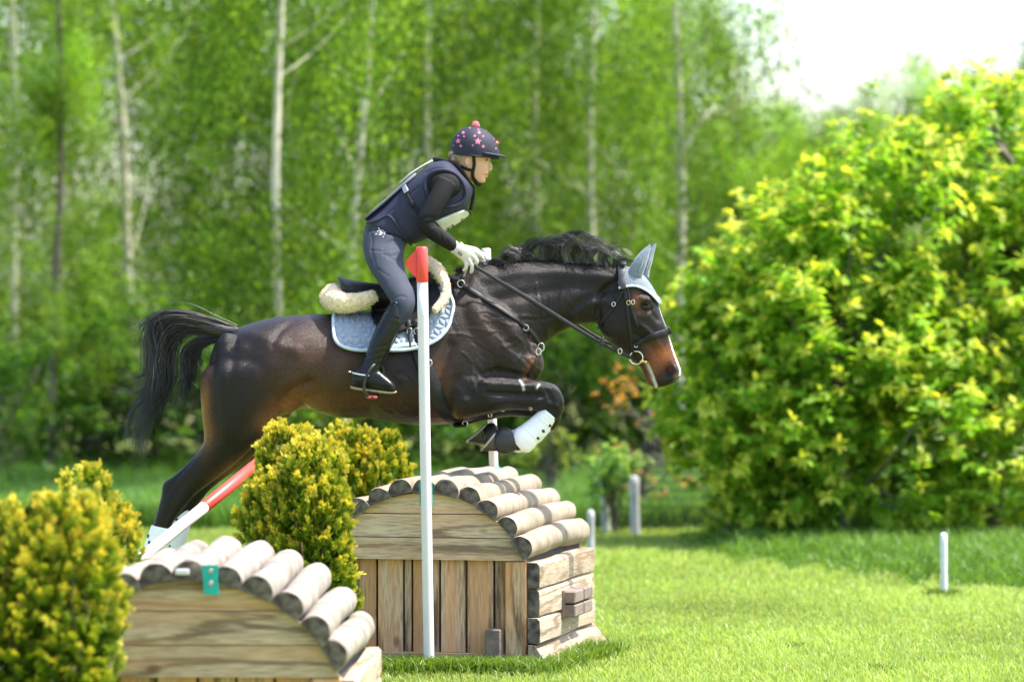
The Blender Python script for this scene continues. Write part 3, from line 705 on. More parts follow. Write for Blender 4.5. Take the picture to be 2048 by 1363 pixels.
# ---------------------------------------------------------------- broadleaf shrubs on the right
def broad_mesh(seed, ell, n_shoot, per=18, leaf=.105, tipcol=(.70, .70, .12), green=(.10, .29, .02), mid=(.33, .55, .05), tipn=7):
    """ell: crown volumes (x,y,z,rx,ry,rz); leafy shoots ending in a drooping whorl of fresh yellow leaves"""
    rg = np.random.default_rng(seed); vol = np.array([e[3]*e[4]*e[5] for e in ell])**.67; vol /= vol.sum()
    ki = rg.choice(len(ell), n_shoot, p=vol); E = np.array(ell)[ki]
    u = nrm(rg.normal(size=(n_shoot, 3))); rr = .40+.60*rg.random(n_shoot)**.40+rg.normal(0, .07, n_shoot)
    c = E[:, :3]+E[:, 3:]*u*rr[:, None]; cl = sum(np.sin(c @ nrm(rg.normal(size=3))*f_+rg.uniform(0, 6.28)) for f_ in (7, 8, 9, 10, 12, 13))/2.2; keep = (c[:, 2] > .06+.16*(leaf > .1)) & (cl+rg.normal(0, .25, n_shoot) > -.25-.6*(leaf < .1)); c = c[keep]; u = u[keep]; rr = rr[keep]+.10*np.clip(cl[keep], -1, 1); n = len(c); cl = cl[keep]
    out = nrm(u+np.array((0, 0, .6))+rg.normal(0, .32, (n, 3))); sc = leaf/.10
    SL = rg.uniform(.16, .38, n)*sc
    k = per; N = n*k; kk = np.tile(np.arange(k), n); st = k-tipn
    q = np.where(kk < st, kk/max(st, 1), 1.0); side = np.where(kk % 2, 1.0, -1.0)
    D = np.repeat(out, k, 0); p = np.repeat(c, k, 0)+D*(q*np.repeat(SL, k))[:, None]
    S = nrm(np.cross(D, np.array((0, 0, 1.0)))+rg.normal(0, .2, (N, 3))); B = nrm(np.cross(D, S))
    wa = np.where(kk < st, 0, (kk-st)*6.283/tipn+np.repeat(rg.uniform(0, 6.28, n), k)); tipm = (kk >= st)[:, None]
    ld = np.where(tipm, S*np.cos(wa)[:, None]+B*np.sin(wa)[:, None]+D*.35+np.array((0, 0, -.55)), S*side[:, None]+D*.45+np.array((0, 0, -.45)))
    ld = nrm(ld+rg.normal(0, .22, (N, 3))); ls = nrm(np.cross(ld, np.array((0, 0, 1.0))+rg.normal(0, .3, (N, 3))))
    L = leaf*rg.uniform(.7, 1.25, N)*np.where(kk >= st, .85, 1.0)
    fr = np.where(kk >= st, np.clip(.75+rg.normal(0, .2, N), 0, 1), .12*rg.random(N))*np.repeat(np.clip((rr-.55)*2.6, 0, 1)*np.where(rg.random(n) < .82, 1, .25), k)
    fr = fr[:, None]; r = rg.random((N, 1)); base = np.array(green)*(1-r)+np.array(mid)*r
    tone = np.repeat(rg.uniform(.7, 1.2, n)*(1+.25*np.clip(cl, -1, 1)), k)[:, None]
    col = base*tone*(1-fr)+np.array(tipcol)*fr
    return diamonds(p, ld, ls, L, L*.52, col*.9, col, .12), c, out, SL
def limbs(o, trunk_pts, trunk_r, tips, rg, nb=40, r0=.03):
    ms = [tube(cr(trunk_pts, 5), np.linspace(trunk_r, trunk_r*.35, (len(trunk_pts)-1)*5+1), 9)]
    T = cr(trunk_pts, 5)
    for k in range(min(nb, len(tips))):
        e = tips[rg.integers(len(tips))]; b = T[min(len(T)-1, int(len(T)*rg.uniform(.15, .95)))]; q = np.linspace(0, 1, 6)[:, None]
        m = (b+e)/2+np.array((0, 0, -.08*np.linalg.norm(e-b))); pts = (1-q)**2*b+2*q*(1-q)*m+q*q*e
        ms.append(tube(pts, r0*(1-.8*q[:, 0])*rg.uniform(.5, 1), 5))
    return join(*ms)
def broad_tree(name, label, cat, px, d, ell, seed, n_shoot, trunk_h, trunk_r=.07, group=None, mb=M_darkbark, **kw):
    o = G(px, d); rt = thing(name, label, cat, o, group); rg = np.random.default_rng(seed+500)
    (v, f, c), tips, out, SL = broad_mesh(seed, ell, n_shoot, **kw)
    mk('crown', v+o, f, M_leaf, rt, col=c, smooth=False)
    t = [np.array((.03*math.sin(z*3+seed), .03*math.cos(z*2), z)) for z in np.linspace(-.05, trunk_h, 6)]
    v, f = limbs(o, t, trunk_r, tips, rg, 60, trunk_r*.4); mk('trunk', v+o, f, mb, rt)
    return rt
def ez(px, py, d, ox):               # crown centre from picture position, local to trunk column ox
    q = P(px, py, d-CAMD); g0 = G(ox, d); return (q[0]-g0[0], 0.0, q[2])
def E(px, py, d, ox, rx, ry, rz):
    a = ez(px, py, d, ox); return (a[0], a[1], a[2], rx, ry, rz)
S = 30.0
broad_tree('leafy_shrub', 'tall leafy tree with yellow shoot tips at the right edge', 'tree', 1985, S, [E(1985, 520, S, 1985, .9, .9, 1.15), E(2080, 760, S, 1985, 1.05, .9, 1.2), E(1890, 780, S, 1985, .9, .8, 1.1), E(1955, 350, S, 1985, .45, .5, .60), E(2080, 400, S, 1985, .6, .6, .56)], 31, 2300, 3.2, .08)
broad_tree('leafy_shrub', 'wide leafy shrub with yellow shoot tips left of the tallest one', 'shrub', 1680, 29.2, [E(1660, 650, 29.2, 1680, .72, .7, .82), E(1750, 850, 29.2, 1680, .85, .8, .85), E(1580, 850, 29.2, 1680, .6, .7, .72), E(1590, 520, 29.2, 1680, .36, .35, .45), E(1740, 470, 29.2, 1680, .46, .45, .6)], 32, 1900, 2.1, .07)
broad_tree('leafy_shrub', 'low leafy shrub with yellow shoot tips just right of the horse muzzle', 'shrub', 1450, 29.4, [E(1480, 800, 29.4, 1450, .40, .5, .70), E(1400, 905, 29.4, 1450, .26, .3, .20), E(1480, 640, 29.4, 1450, .30, .3, .42), E(1530, 960, 29.4, 1450, .5, .5, .40)], 33, 780, 1.4, .05)
# slim young things by the fence
broad_tree('young_tree', 'young tree with fresh pale leaves beside the fence post', 'tree', 1228, 30.4, [E(1225, 970, 30.4, 1228, .10, .1, .16), E(1245, 945, 30.4, 1228, .06, .08, .1), E(1210, 940, 30.4, 1228, .06, .08, .1)], 34, 70, .4, .02, leaf=.055, tipcol=(.3, .4, .1), green=(.12, .28, .06), mid=(.25, .42, .1))
broad_tree('young_tree', 'pale green sapling above the log box roof right of the far pole', 'tree', 1105, 33.0, [E(1100, 985, 33, 1105, .26, .2, .26), E(1085, 930, 33, 1105, .12, .12, .22), E(1130, 930, 33, 1105, .09, .1, .16)], 35, 170, .8, .022, leaf=.06, tipcol=(.4, .36, .12), green=(.12, .24, .04), mid=(.24, .36, .07))
broad_tree('copper_sapling', 'small sapling with coppery orange leaves left of the low leafy shrub', 'tree', 1290, 31.5, [E(1275, 830, 31.5, 1290, .18, .2, .30), E(1330, 930, 31.5, 1290, .28, .2, .2), E(1300, 990, 31.5, 1290, .22, .2, .16)], 36, 42, 1.0, .035, per=9, tipn=4, leaf=.06, tipcol=(.55, .25, .08), green=(.38, .17, .06), mid=(.5, .28, .1))

# ---------------------------------------------------------------- birch wood behind
def birch_crown(seed, R0, H0, H1, nb, weep, leaf=.048, n_leaf=26, top_open=0.0):
    rg = np.random.default_rng(seed); z0 = rg.uniform(H0, H1, nb); t = (z0-H0)/(H1-H0); az = rg.uniform(0, 6.283, nb)
    L = R0*(.45+.55*np.sin(np.clip(t*1.15+.15, 0, 1)*3.1))*rg.uniform(.55, 1.1, nb)
    ms = []; tips = []
    ns = 9
    for i in range(nb):
        d = np.array((math.cos(az[i]), math.sin(az[i]), .55)); d /= np.linalg.norm(d)
        q = rg.uniform(.2, 1, ns); b = np.array((0, 0, z0[i]))+d*(L[i]*q)[:, None]; tips.append(b[-1])
        ln = weep*rg.uniform(.5, 1.3, ns)
        k = n_leaf; tt = rg.random((ns, k)); N = ns*k
        sw = np.cumsum(rg.normal(0, .02, (ns, k)), 1)*0
        p = np.repeat(b, k, 0)+np.stack((rg.normal(0, .10, N), rg.normal(0, .10, N), -(tt*ln[:, None]).ravel()), 1)
        p[:, :2] += (d[:2]*.25)*(tt.ravel()**2*np.repeat(ln, k))[:, None]
        ld = nrm(rg.normal(0, .55, (N, 3))+np.array((0, 0, -.8))); ls = nrm(np.cross(ld, rg.normal(size=(N, 3))))
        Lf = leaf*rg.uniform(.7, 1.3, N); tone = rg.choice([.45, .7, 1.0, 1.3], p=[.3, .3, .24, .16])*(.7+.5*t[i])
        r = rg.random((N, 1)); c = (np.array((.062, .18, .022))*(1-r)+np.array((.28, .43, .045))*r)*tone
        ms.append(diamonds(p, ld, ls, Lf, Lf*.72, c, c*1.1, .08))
    return cat_(ms), np.array(tips)
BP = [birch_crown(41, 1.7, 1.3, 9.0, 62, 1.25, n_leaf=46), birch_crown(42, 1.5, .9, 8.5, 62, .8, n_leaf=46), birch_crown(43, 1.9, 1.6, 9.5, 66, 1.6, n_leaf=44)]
BPM = []
def crown_mesh_obj(proto, name, parent, o, rz, sc, zoff=0.0):
    """crown copies share their mesh data"""
    while len(BPM) < len(BP):
        k = len(BPM); (v, f, c), tp = BP[k]
        ob = mk('crown', v, f, M_leaf, None, col=c, smooth=False, loc=(0, 0, 0)); BPM.append(ob.data); COL.objects.unlink(ob); bpy.data.objects.remove(ob)
    ob = bpy.data.objects.new('crown', BPM[proto]); COL.objects.link(ob); ob.parent = parent; ob.rotation_euler = (0, 0, rz); ob.scale = sc; ob.location = (0, 0, zoff)
    return ob
def birch(label, pxb, pxt, d, r, proto, seed, sc=1.0, name='birch_tree', mb=None, h=9.5, group='birch trees of the wood', lx=None, sz=None, fork=None, rz=None):
    o = G(pxb, d); rt = thing(name, label, 'tree', o, group); rg = np.random.default_rng(seed)
    lean = P(pxt, 0, d-CAMD)-o; sl = lean[0]/lean[2]
    z = np.linspace(-.05, h, 14); pts = np.stack((o[0]+sl*z+.03*np.sin(z*1.3+seed), np.full(14, o[1])+.04*np.cos(z+seed), z), 1)
    v, f = tube(pts, r*(1-.75*z/h), 10)
    ms = [(v, f)]
    for k in range(7):
        zz = rg.uniform(1.8, 6); a = rg.uniform(0, 6.28); b = np.array((o[0]+sl*zz, o[1], zz)); L = rg.uniform(.6, 1.5)
        q = np.linspace(0, 1, 6)[:, None]; e = b+np.array((math.cos(a)*L, math.sin(a)*L, L*.7)); m = (b+e)/2+np.array((0, 0, -.12*L))
        ms.append(tube((1-q)**2*b+2*q*(1-q)*m+q*q*e, r*.2*(1-.8*q[:, 0]), 5))
    if fork: mk('side_stem', *tube([P(x, y, d-CAMD) for x, y in fork], [r*.75, r*.65, r*.4, r*.2][:len(fork)], 8), mb or M_birchbark, rt)
    v, f = join(*ms); mk('trunk', v, f, mb or M_birchbark, rt)
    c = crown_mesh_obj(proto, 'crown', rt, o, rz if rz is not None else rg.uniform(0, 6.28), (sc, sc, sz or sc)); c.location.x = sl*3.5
    return rt
birch('birch with pale straight trunk rising directly above the horse croup', 556, 560, 34.5, .046, 1, 1)
birch('birch with slanting pale trunk left of the rider', 683, 737, 36, .05, 2, 2)
birch('weeping birch with blotchy trunk at the left above the tail', 285, 222, 41.5, .055, 2, 3, sc=.95)
birch('birch with forked white trunk right of the rider helmet', 1366, 1352, 38, .05, 0, 4, fork=[(1362, 330), (1376, 285), (1400, 245), (1432, 210)])
birch('birch with thin faint trunk just left of the helmet', 838, 862, 41, .05, 1, 5)
birch('birch with thin trunk high above the helmet brim', 1070, 1075, 43, .05, 0, 6)
birch('birch with pale trunk over the horse mane', 1192, 1182, 42, .045, 2, 7)
birch('slim twin-stemmed brown tree behind the horse ears', 1478, 1470, 40, .032, 1, 8, sc=.62, sz=.42, name='slim_tree', mb=M_twig, h=4.2, fork=[(1492, 900), (1494, 600), (1496, 430), (1500, 330)], group='slim trees')
birch('weeping birch at the left edge with sky showing through', 40, 20, 40, .05, 2, 9, sc=.8)
birch('dark stemmed tree with foot showing left of the tail', 104, 120, 38, .05, 1, 10, mb=M_darkbark, sc=.62, sz=.55, h=6)
lab = 'leafy green birch in the blurred back row of the wood'
for k, (px, d, pr, s, sz) in enumerate([(150, 48, 0, .9, .75), (330, 46, 1, 1.1, 1.1), (455, 45, 0, 1.1, 1.1), (620, 44, 2, 1.1, 1.1), (760, 46, 1, 1.15, 1.1), (930, 45, 0, 1.15, 1.1), (1010, 47, 2, 1.15, 1.1), (1130, 46, 1, 1.1, 1.1), (1270, 45, 0, 1.05, 1.0), (1420, 47, 2, .72, .58), (400, 52, 2, 1.2, 1.2), (560, 52, 1, 1.2, 1.2), (700, 52, 0, 1.2, 1.2), (860, 52, 2, 1.2, 1.2), (1000, 53, 1, 1.2, 1.2), (1180, 53, 0, 1.2, 1.15), (1330, 52, 1, 1.0, .9)]):
    birch(lab, px, px+random.uniform(-30, 30), d, .032, pr, 60+k, sc=s, sz=sz, group='back row of the wood')
# the wood goes on to both sides of the picture
for k in range(15):
    px = -95-k*75 if k < 10 else 2120+(k-10)*110
    birch('leafy birch where the wood goes on beyond the edge of the picture', px, px+random.uniform(-30, 30), 43+3*(k % 3), .05, k % 3, 160+k, sc=1.05, sz=1.0 if k < 10 else .7, group='wood beyond the picture edges')
# low trees closing the gap on the right, with the sky above
def lowtree(label, px, d, proto, s, sz, seed, group): birch(label, px, px+10, d, .05, proto, seed, sc=s, sz=sz, name='low_tree', mb=M_darkbark, h=9*sz*.9, group=group)
for k, (px, d, pr, s, sz) in enumerate([(1500, 44, 1, .8, .46), (1590, 47, 0, .85, .46), (1690, 46, 1, .85, .42), (1770, 45, 2, .8, .45), (1560, 50, 1, .9, .50), (1660, 51, 2, .9, .45), (1740, 50, 0, .9, .46)]):
    lowtree('low pale green tree of the gap under the open sky', px, d, pr, s, sz, 90+k, 'low trees under the open sky')
lowtree('wispy tree showing bare twigs against the sky at upper right', 1870, 40, 0, .8, .47, 98, 'wispy trees on the right')
lowtree('wispy tree in the upper right corner behind the tallest shrub', 2000, 42, 1, .9, .49, 99, 'wispy trees on the right')
# dark understory
us = 'dark green undergrowth bush at the foot of the wood'
for k in range(24):
    px = (-20+k*112 if k < 14 else -60+(k-14)*150)+random.uniform(-25, 25); d = (37.5 if k < 14 else 44)+random.uniform(-1.2, 2.5); hh = random.uniform(.55, .95)*(1 if k < 14 else 1.25)
    broad_tree('undergrowth_bush', us, 'bush', px, d, [(0, 0, hh*.85, .66 if k < 14 else .9, .5, hh*.8), (.3, .1, hh*1.5, .42, .4, .5), (-.3, .1, hh*1.4, .4, .4, .55)], 110+k, 240, hh*1.6, .03, group='undergrowth of the wood', leaf=.10, tipcol=(.16, .26, .04), green=(.03, .12, .016), mid=(.09, .20, .028))
# ================================================================== horse
def hind(dx, dy, yc, s):
    q = lambda rows: [(a+dx, b+dy, c+dx, d+dy, w_, s*y) for a, b, c, d, w_, y in rows]
    return [loft(q([(578, 672, 475, 684, .05, .08), (600, 704, 438, 714, .10, .125), (602, 735, 404, 745, .125, .15), (585, 785, 401, 790, .122, .155), (562, 822, 405, 838, .108, .155),
                 (536, 866, 408, 878, .088, .15), (503, 897, 399, 898, .070, .145), (466, 931, 378, 922, .055, .14), (424, 963, 350, 949, .046, .135), (392, 988, 326, 966, .043, .13),
                 (374, 1009, 322, 990, .041, .13), (352, 1036, 314, 1021, .034, .13), (339, 1062, 305, 1054, .029, .13), (326, 1102, 293, 1092, .027, .13), (314, 1146, 283, 1137, .029, .13)]), sub=4),
            loft(q([(316, 1140, 284, 1132, .028, .13), (310, 1165, 272, 1160, .034, .13), (309, 1182, 270, 1186, .034, .13), (316, 1202, 284, 1212, .029, .13), (327, 1222, 296, 1236, .031, .13), (335, 1236, 300, 1250, .036, .13)]), sub=4)]
def fore(rows, yc, s=1):
    return [(a, b, c, d, w_, yc+s*y) for a, b, c, d, w_, y in rows]
HSECT = []
trunk = loft([(428, 715, 425, 750, .05, 0), (448, 676, 442, 800, .17, 0), (482, 653, 478, 838, .235, 0, .05), (540, 636, 538, 842, .275, 0, .06), (600, 629, 600, 818, .285, 0, .06), (655, 627, 655, 822, .29, 0, .08),
              (715, 632, 712, 832, .30, 0, .10), (775, 634, 772, 842, .30, 0, .14), (835, 606, 830, 849, .285, 0, .22), (885, 560, 885, 848, .25, 0, .32), (935, 541, 940, 842, .225, 0, .30),
              (985, 560, 992, 826, .205, 0, .2), (1028, 600, 1034, 796, .18, 0, .1), (1058, 640, 1062, 762, .14, 0), (1074, 672, 1077, 728, .08, 0)], n=40, p=2.15)
neck = loft([(880, 560, 960, 780, .17, 0, .25), (930, 538, 1025, 760, .155, 0, .25), (985, 526, 1068, 722, .135, 0, .25), (1040, 520, 1092, 688, .108, 0, .22), (1098, 518, 1122, 664, .088, 0, .18), (1155, 523, 1156, 650, .078, 0, .12),
             (1205, 529, 1183, 646, .076, 0, .05), (1238, 533, 1200, 646, .072, 0, 0), (1255, 545, 1222, 640, .06, 0, 0)], n=36, p=2.1)
head = loft([(1232, 540, 1200, 625, .05, 0), (1252, 536, 1196, 642, .075, 0, .0), (1277, 547, 1199, 660, .088, 0, .0), (1297, 568, 1208, 676, .092, 0, -.05), (1313, 597, 1222, 688, .092, 0, -.12), (1323, 628, 1239, 701, .083, 0, -.1),
             (1333, 655, 1254, 713, .070, 0, -.02), (1342, 683, 1268, 724, .060, 0, .02), (1350, 708, 1280, 734, .055, 0, 0), (1358, 728, 1288, 746, .054, 0, -.06), (1363, 745, 1293, 758, .050, 0, -.12),
             (1356, 759, 1302, 770, .042, 0), (1340, 770, 1312, 776, .028, 0)], n=32, p=2.35)
cheeks = [ellip(P(1232, 640, s*.052), (.098, .038, .098), 18, 12) for s in (-1, 1)]
brows = [ellip(P(1288, 602, s*.078), (.042, .022, .030), 12, 8) for s in (-1, 1)]
nostr = [ellip(P(1342, 744, s*.040), (.042, .022, .046), 12, 8) for s in (-1, 1)]
lowlip = [loft([(1292, 735, 1284, 742, .03, 0), (1300, 742, 1288, 752, .034, 0), (1308, 756, 1293, 765, .030, 0), (1311, 768, 1303, 773, .02, 0)], n=14)]
NF = [(905, 700, 885, 800, .09, .145), (930, 728, 912, 838, .095, .16), (985, 744, 962, 830, .088, .165), (1030, 752, 1015, 820, .068, .165), (1064, 758, 1054, 820, .054, .165), (1092, 763, 1082, 820, .050, .165), (1111, 769, 1090, 822, .050, .165),
      (1123, 784, 1089, 826, .049, .165), (1129, 806, 1086, 822, .045, .165), (1124, 828, 1083, 816, .038, .165), (1110, 843, 1082, 816, .033, .165)]
NC = [(1120, 815, 1096, 800, .04, .165), (1108, 842, 1084, 817, .034, .165), (1094, 857, 1071, 831, .030, .165), (1077, 873, 1056, 845, .030, .165), (1064, 886, 1040, 857, .036, .165), (1052, 898, 1026, 866, .038, .165), (1034, 901, 1013, 864, .032, .165), (1014, 900, 1003, 866, .032, .165), (1004, 901, 994, 866, .034, .165)]
def shiftrows(rows, pts):
    """move a chain of leg sections; pts = (dx,dy) at start and end"""
    n = len(rows); out = []
    for k, r in enumerate(rows):
        t = k/(n-1); dx = pts[0][0]*(1-t)+pts[1][0]*t; dy = pts[0][1]*(1-t)+pts[1][1]*t
        out.append((r[0]+dx, r[1]+dy, r[2]+dx, r[3]+dy)+tuple(r[4:]))
    return out
near_f = [loft(fore(NF, 0, -1), n=24), loft(fore(NC, 0, -1), n=20)]
NF2 = shiftrows(NF, ((4, 10), (-7, 20))); NC2 = shiftrows(NC, ((-7, 20), (-30, -13)))
far_f = [loft(fore(NF2, 0, 1), n=24), loft(fore(NC2, 0, 1), n=20)]
muscle = [ellip(P(x, y, s*yy), (rx, ry, rz), 16, 10, Matrix.Rotation(R(a), 3, 'Y')) for s in (-1, 1) for x, y, yy, rx, ry, rz, a in
          [(985, 690, .15, .17, .07, .25, -25), (955, 765, .145, .14, .065, .13, -10), (1040, 715, .09, .11, .080, .14, -35),
           (520, 745, .165, .20, .09, .17, 15), (455, 760, .13, .10, .075, .24, 0), (572, 765, .15, .13, .075, .16, 20), (700, 760, .12, .30, .16, .19, 0)]]
shapes = [trunk, neck, head]+cheeks+brows+nostr+lowlip+hind(0, 0, 0, -1)+hind(30, -10, 0, 1)+near_f+far_f+muscle
HV, HQ, HE = fuse(shapes, .0075, 16, -.3)
HN = vnormals(HV, HQ)
def segdist(p, poly):
    d = np.full(len(p), 1e9)
    for a, b in zip(poly[:-1], poly[1:]):
        a = np.array(a, float); b = np.array(b, float); t = np.clip(((p-a) @ (b-a))/((b-a) @ (b-a)), 0, 1)
        d = np.minimum(d, np.linalg.norm(p-(a+t[:, None]*(b-a)), axis=1))
    return d
def relief(V, N, px, lines, side):
    out = np.zeros(len(V))
    for poly, amp, wd in lines:
        poly = cr(poly, 4) if len(poly) > 2 else np.array(poly, float)
        dd = segdist(px, poly); out += amp*np.exp(-(dd/wd)**2)
    return out*side
HX = to_px(HV)
nearw = np.clip(-HN[:, 1]*1.6, 0, 1)*(HV[:, 1] < -.0)
lines = [  # grooves (negative) and ridges (positive) of the near side
    ([(545, 860), (560, 815), (585, 780), (622, 765)], -.010, 11), ([(430, 700), (425, 760), (432, 830), (436, 880)], -.007, 8), ([(470, 690), (462, 760), (470, 840)], -.004, 10),
    ([(500, 668), (560, 690), (590, 700)], .005, 14), ([(545, 690), (562, 660), (590, 640)], -.004, 7),
    ([(905, 845), (885, 800), (880, 750), (900, 690)], -.008, 12), ([(1050, 757), (1000, 742), (965, 752), (935, 790)], -.007, 9), ([(915, 760), (945, 790), (965, 825)], -.003, 10),
    ([(1085, 700), (1040, 700), (990, 650), (960, 600)], -.006, 14), ([(975, 785), (1030, 788), (1085, 790)], -.008, 5), ([(965, 765), (1030, 768), (1080, 773)], .005, 6), ([(980, 805), (1030, 804), (1075, 806)], .004, 6), ([(1108, 774), (1121, 788), (1126, 806)], .004, 5), ([(1093, 782), (1104, 800), (1108, 820)], -.005, 5), ([(1112, 812), (1098, 806), (1086, 812)], .004, 5),
    ([(950, 560), (1040, 545), (1140, 545), (1220, 552)], .006, 12), ([(980, 600), (1070, 585), (1160, 572), (1215, 580)], -.005, 12), ([(1110, 660), (1150, 615), (1195, 590), (1230, 575)], -.007, 9), ([(1145, 630), (1180, 605), (1215, 605)], .006, 10),
    ([(1200, 650), (1196, 610), (1212, 575), (1238, 560)], -.008, 6), ([(1268, 640), (1300, 665), (1318, 690)], .005, 5), ([(1272, 668), (1300, 690), (1312, 712)], -.004, 6),
    ([(1293, 725), (1303, 748), (1314, 777)], -.010, 3.2), ([(1296, 612), (1316, 640)], -.003, 4), ([(1276, 622), (1292, 626), (1306, 616)], -.003, 3),
    ([(395, 905), (360, 945), (335, 985)], -.004, 5), ([(372, 960), (350, 990), (335, 1030)], -.003, 5), ([(600, 750), (640, 790), (700, 815)], -.004, 14)]
HV = HV+HN*(1.5*relief(HV, HN, HX, lines, nearw))[:, None]
# skin folds, veins and the uneven muscle tone of a working horse
rg = np.random.default_rng(5)
wr = np.zeros(len(HV))
for k in range(70):
    r0 = rg.random()
    if r0 < .45: c0 = np.array((rg.uniform(890, 1060), rg.uniform(620, 760))); a0 = rg.uniform(-.2, 1.0)
    elif r0 < .7: c0 = np.array((rg.uniform(1040, 1215), rg.uniform(560, 650))); a0 = rg.uniform(.9, 2.0)
    else: c0 = np.array((rg.uniform(560, 800), rg.uniform(720, 820))); a0 = rg.uniform(.3, 1.3)
    pts = [c0]
    for j in range(4): a0 += rg.normal(0, .35); pts.append(pts[-1]+rg.uniform(10, 22)*np.array((math.cos(a0), math.sin(a0))))
    wr += rg.choice([-.0020, .0023])*np.exp(-(segdist(HX, pts)/2.4)**2)
for k in range(8):
    wr += .0016*np.sin(HX[:, 0]*rg.uniform(.03, .09)+HX[:, 1]*rg.uniform(-.08, .08)+rg.uniform(0, 6))*.6
HV = HV+HN*(wr*np.clip(np.abs(HN[:, 1])*1.5, 0, 1))[:, None]
# nostril and eye hollow
for sgn in (-1, 1):
    near = (HV[:, 1]*sgn > 0)
    dn = np.sqrt(((HX[:, 0]-1338)/9)**2+((HX[:, 1]-744)/13)**2); HV[:, 1] -= sgn*.030*np.exp(-dn**2*1.1)*near
    de = np.sqrt(((HX[:, 0]-1290)/12)**2+((HX[:, 1]-613)/8)**2); HV[:, 1] -= sgn*.010*np.exp(-de**2)*near*(HX[:, 0] > 1200)
HN = vnormals(HV, HQ)
# coat colour: dark bay, tan at flank, elbow, buttock edge and muzzle, black legs, white blaze
C = np.tile(np.array((.0095, .0068, .0058)), (len(HV), 1))
def blob(x, y, rx, ry, col, k, ang=0, near=True):
    global C
    dx = HX[:, 0]-x; dy = HX[:, 1]-y; ca, sa = math.cos(R(ang)), math.sin(R(ang)); u = dx*ca+dy*sa; v_ = -dx*sa+dy*ca
    a = (k*np.exp(-(u/rx)**2-(v_/ry)**2))[:, None]; C = C*(1-a)+np.array(col)*a
TAN = (.24, .095, .03); BR = (.085, .042, .024); BLK = (.008, .007, .0068)
blob(640, 730, 100, 80, BR, .75); blob(600, 760, 60, 70, (.065, .031, .016), .7, 30); blob(575, 815, 55, 22, TAN, .8, -35); blob(620, 810, 60, 22, TAN, .6)
blob(720, 800, 110, 35, (.07, .032, .016), .65); blob(406, 815, 13, 60, TAN, .85); blob(412, 870, 16, 30, TAN, .5); blob(470, 935, 60, 14, TAN, .6, -35); blob(545, 860, 18, 30, TAN, .6, -50)
blob(960, 660, 70, 70, (.036, .0205, .0135), .85); blob(880, 770, 22, 55, (.12, .052, .02), .8); blob(905, 840, 30, 14, TAN, .5); blob(1064, 730, 10, 26, TAN, .5, 20)
blob(470, 700, 60, 60, (.0115, .0085, .0072), .8); blob(1000, 790, 130, 40, BLK, .75); blob(1110, 800, 40, 50, BLK, .9); blob(1160, 600, 70, 45, (.014, .0105, .009), .7)
blob(1322, 712, 26, 24, (.27, .085, .026), 1.0, 50); blob(1308, 735, 18, 16, (.2, .065, .024), .8); blob(1300, 758, 9, 14, (.16, .055, .022), .8); blob(1272, 602, 10, 16, (.20, .072, .025), .85); blob(1280, 625, 14, 6, (.13, .05, .02), .7)
blob(1300, 690, 12, 20, (.07, .03, .014), .6, 30); blob(1338, 748, 15, 20, (.012, .009, .009), .97); blob(1335, 772, 22, 8, BLK, .9); blob(1342, 740, 3, 4.5, (.16, .03, .025), .7); blob(1352, 752, 6, 6, (.24, .15, .12), .6)
legs = np.clip((HX[:, 1]-955)/40, 0, 1)[:, None]*(HX[:, 0] < 450)[:, None]; C = C*(1-legs)+np.array(BLK)*legs
xb = np.interp(HX[:, 1], (600, 625, 649, 675, 712, 733, 748), (1312, 1321, 1330, 1340, 1350, 1359, 1361))
bl = np.clip(1-np.abs(HV[:, 1])/np.interp(HX[:, 1], (600, 640, 700, 745), (.013, .022, .029, .034)), 0, 1)**.5*(HX[:, 0] > xb-16)*(HX[:, 1] > 600)*(HX[:, 1] < 752); bl = np.clip(bl*2.2, 0, 1)[:, None]
C = C*(1-bl)+np.array((.82, .78, .74))*bl
foam = np.exp(-(segdist(HX, np.array([(1294, 727), (1304, 750), (1313, 777)]))/2.6)**2)[:, None]*.9; C = C*(1-foam)+np.array((.8, .8, .74))*foam
for a, b in (((1041, 758), (1048, 779)), ((1078, 770), (1074, 776))):
    ch = np.exp(-(segdist(HX, np.array((a, b)))/1.8)**2)[:, None]*.9*(HV[:, 1] < 0)[:, None]; C = C*(1-ch)+np.array((.7, .7, .68))*ch
sweat = np.clip(noise2(HX[:, 0], HX[:, 1], .09, 3), -1, 1); C *= (1+.13*sweat)[:, None]
M_coat = mat('dark_bay_coat', (1, 1, 1), rough=.30, spec=.24, attr=True, var=.20, vscale=75, bump=.45, bscale=260, sheen=.0, rvar=.10)
hp = P(720, 1325, 0); hp[2] = 0
horse = thing('horse', 'dark bay horse with white blaze jumping over the log box', 'horse', hp)
mk('body', HV, HQ, M_coat, horse, col=C)
HB = bvh(HV, HQ)
M_eye = mat('dark_eye', (.006, .004, .003), rough=.12, spec=.4)
for s in (-1, 1):
    e0 = P(1290, 613.5, 0); h = HB.ray_cast(Vector((e0[0], s*1.0, e0[2])), Vector((0, -s, 0)))[0]
    c = np.array((e0[0], h.y+s*.0005, e0[2]))
    eye = mk('eye', *ellip(c+np.array((0, s*.001, 0)), (.025, .014, .0165), 16, 10), M_eye, horse)
    lid = [c+np.array((.030*math.cos(t), s*(.009+.004*math.sin(t)), .0185*math.sin(t)-.003*math.cos(t))) for t in np.linspace(R(10), R(170), 12)]
    mk('eyelid', *tube(lid, .0042*np.sin(np.linspace(.35, 2.8, 12)), 7), mat('eyelid_skin', (.02, .012, .008), rough=.7, spec=.1), eye)
c, n = hits([(1061, 815)], HB, -.001); mk('chestnut', *ellip(c[0], (.010, .006, .017), 12, 8, Matrix.Rotation(R(-12), 3, 'Y')), mat('horny_chestnut', (.30, .20, .13), rough=.8, var=.3, vscale=60), horse)
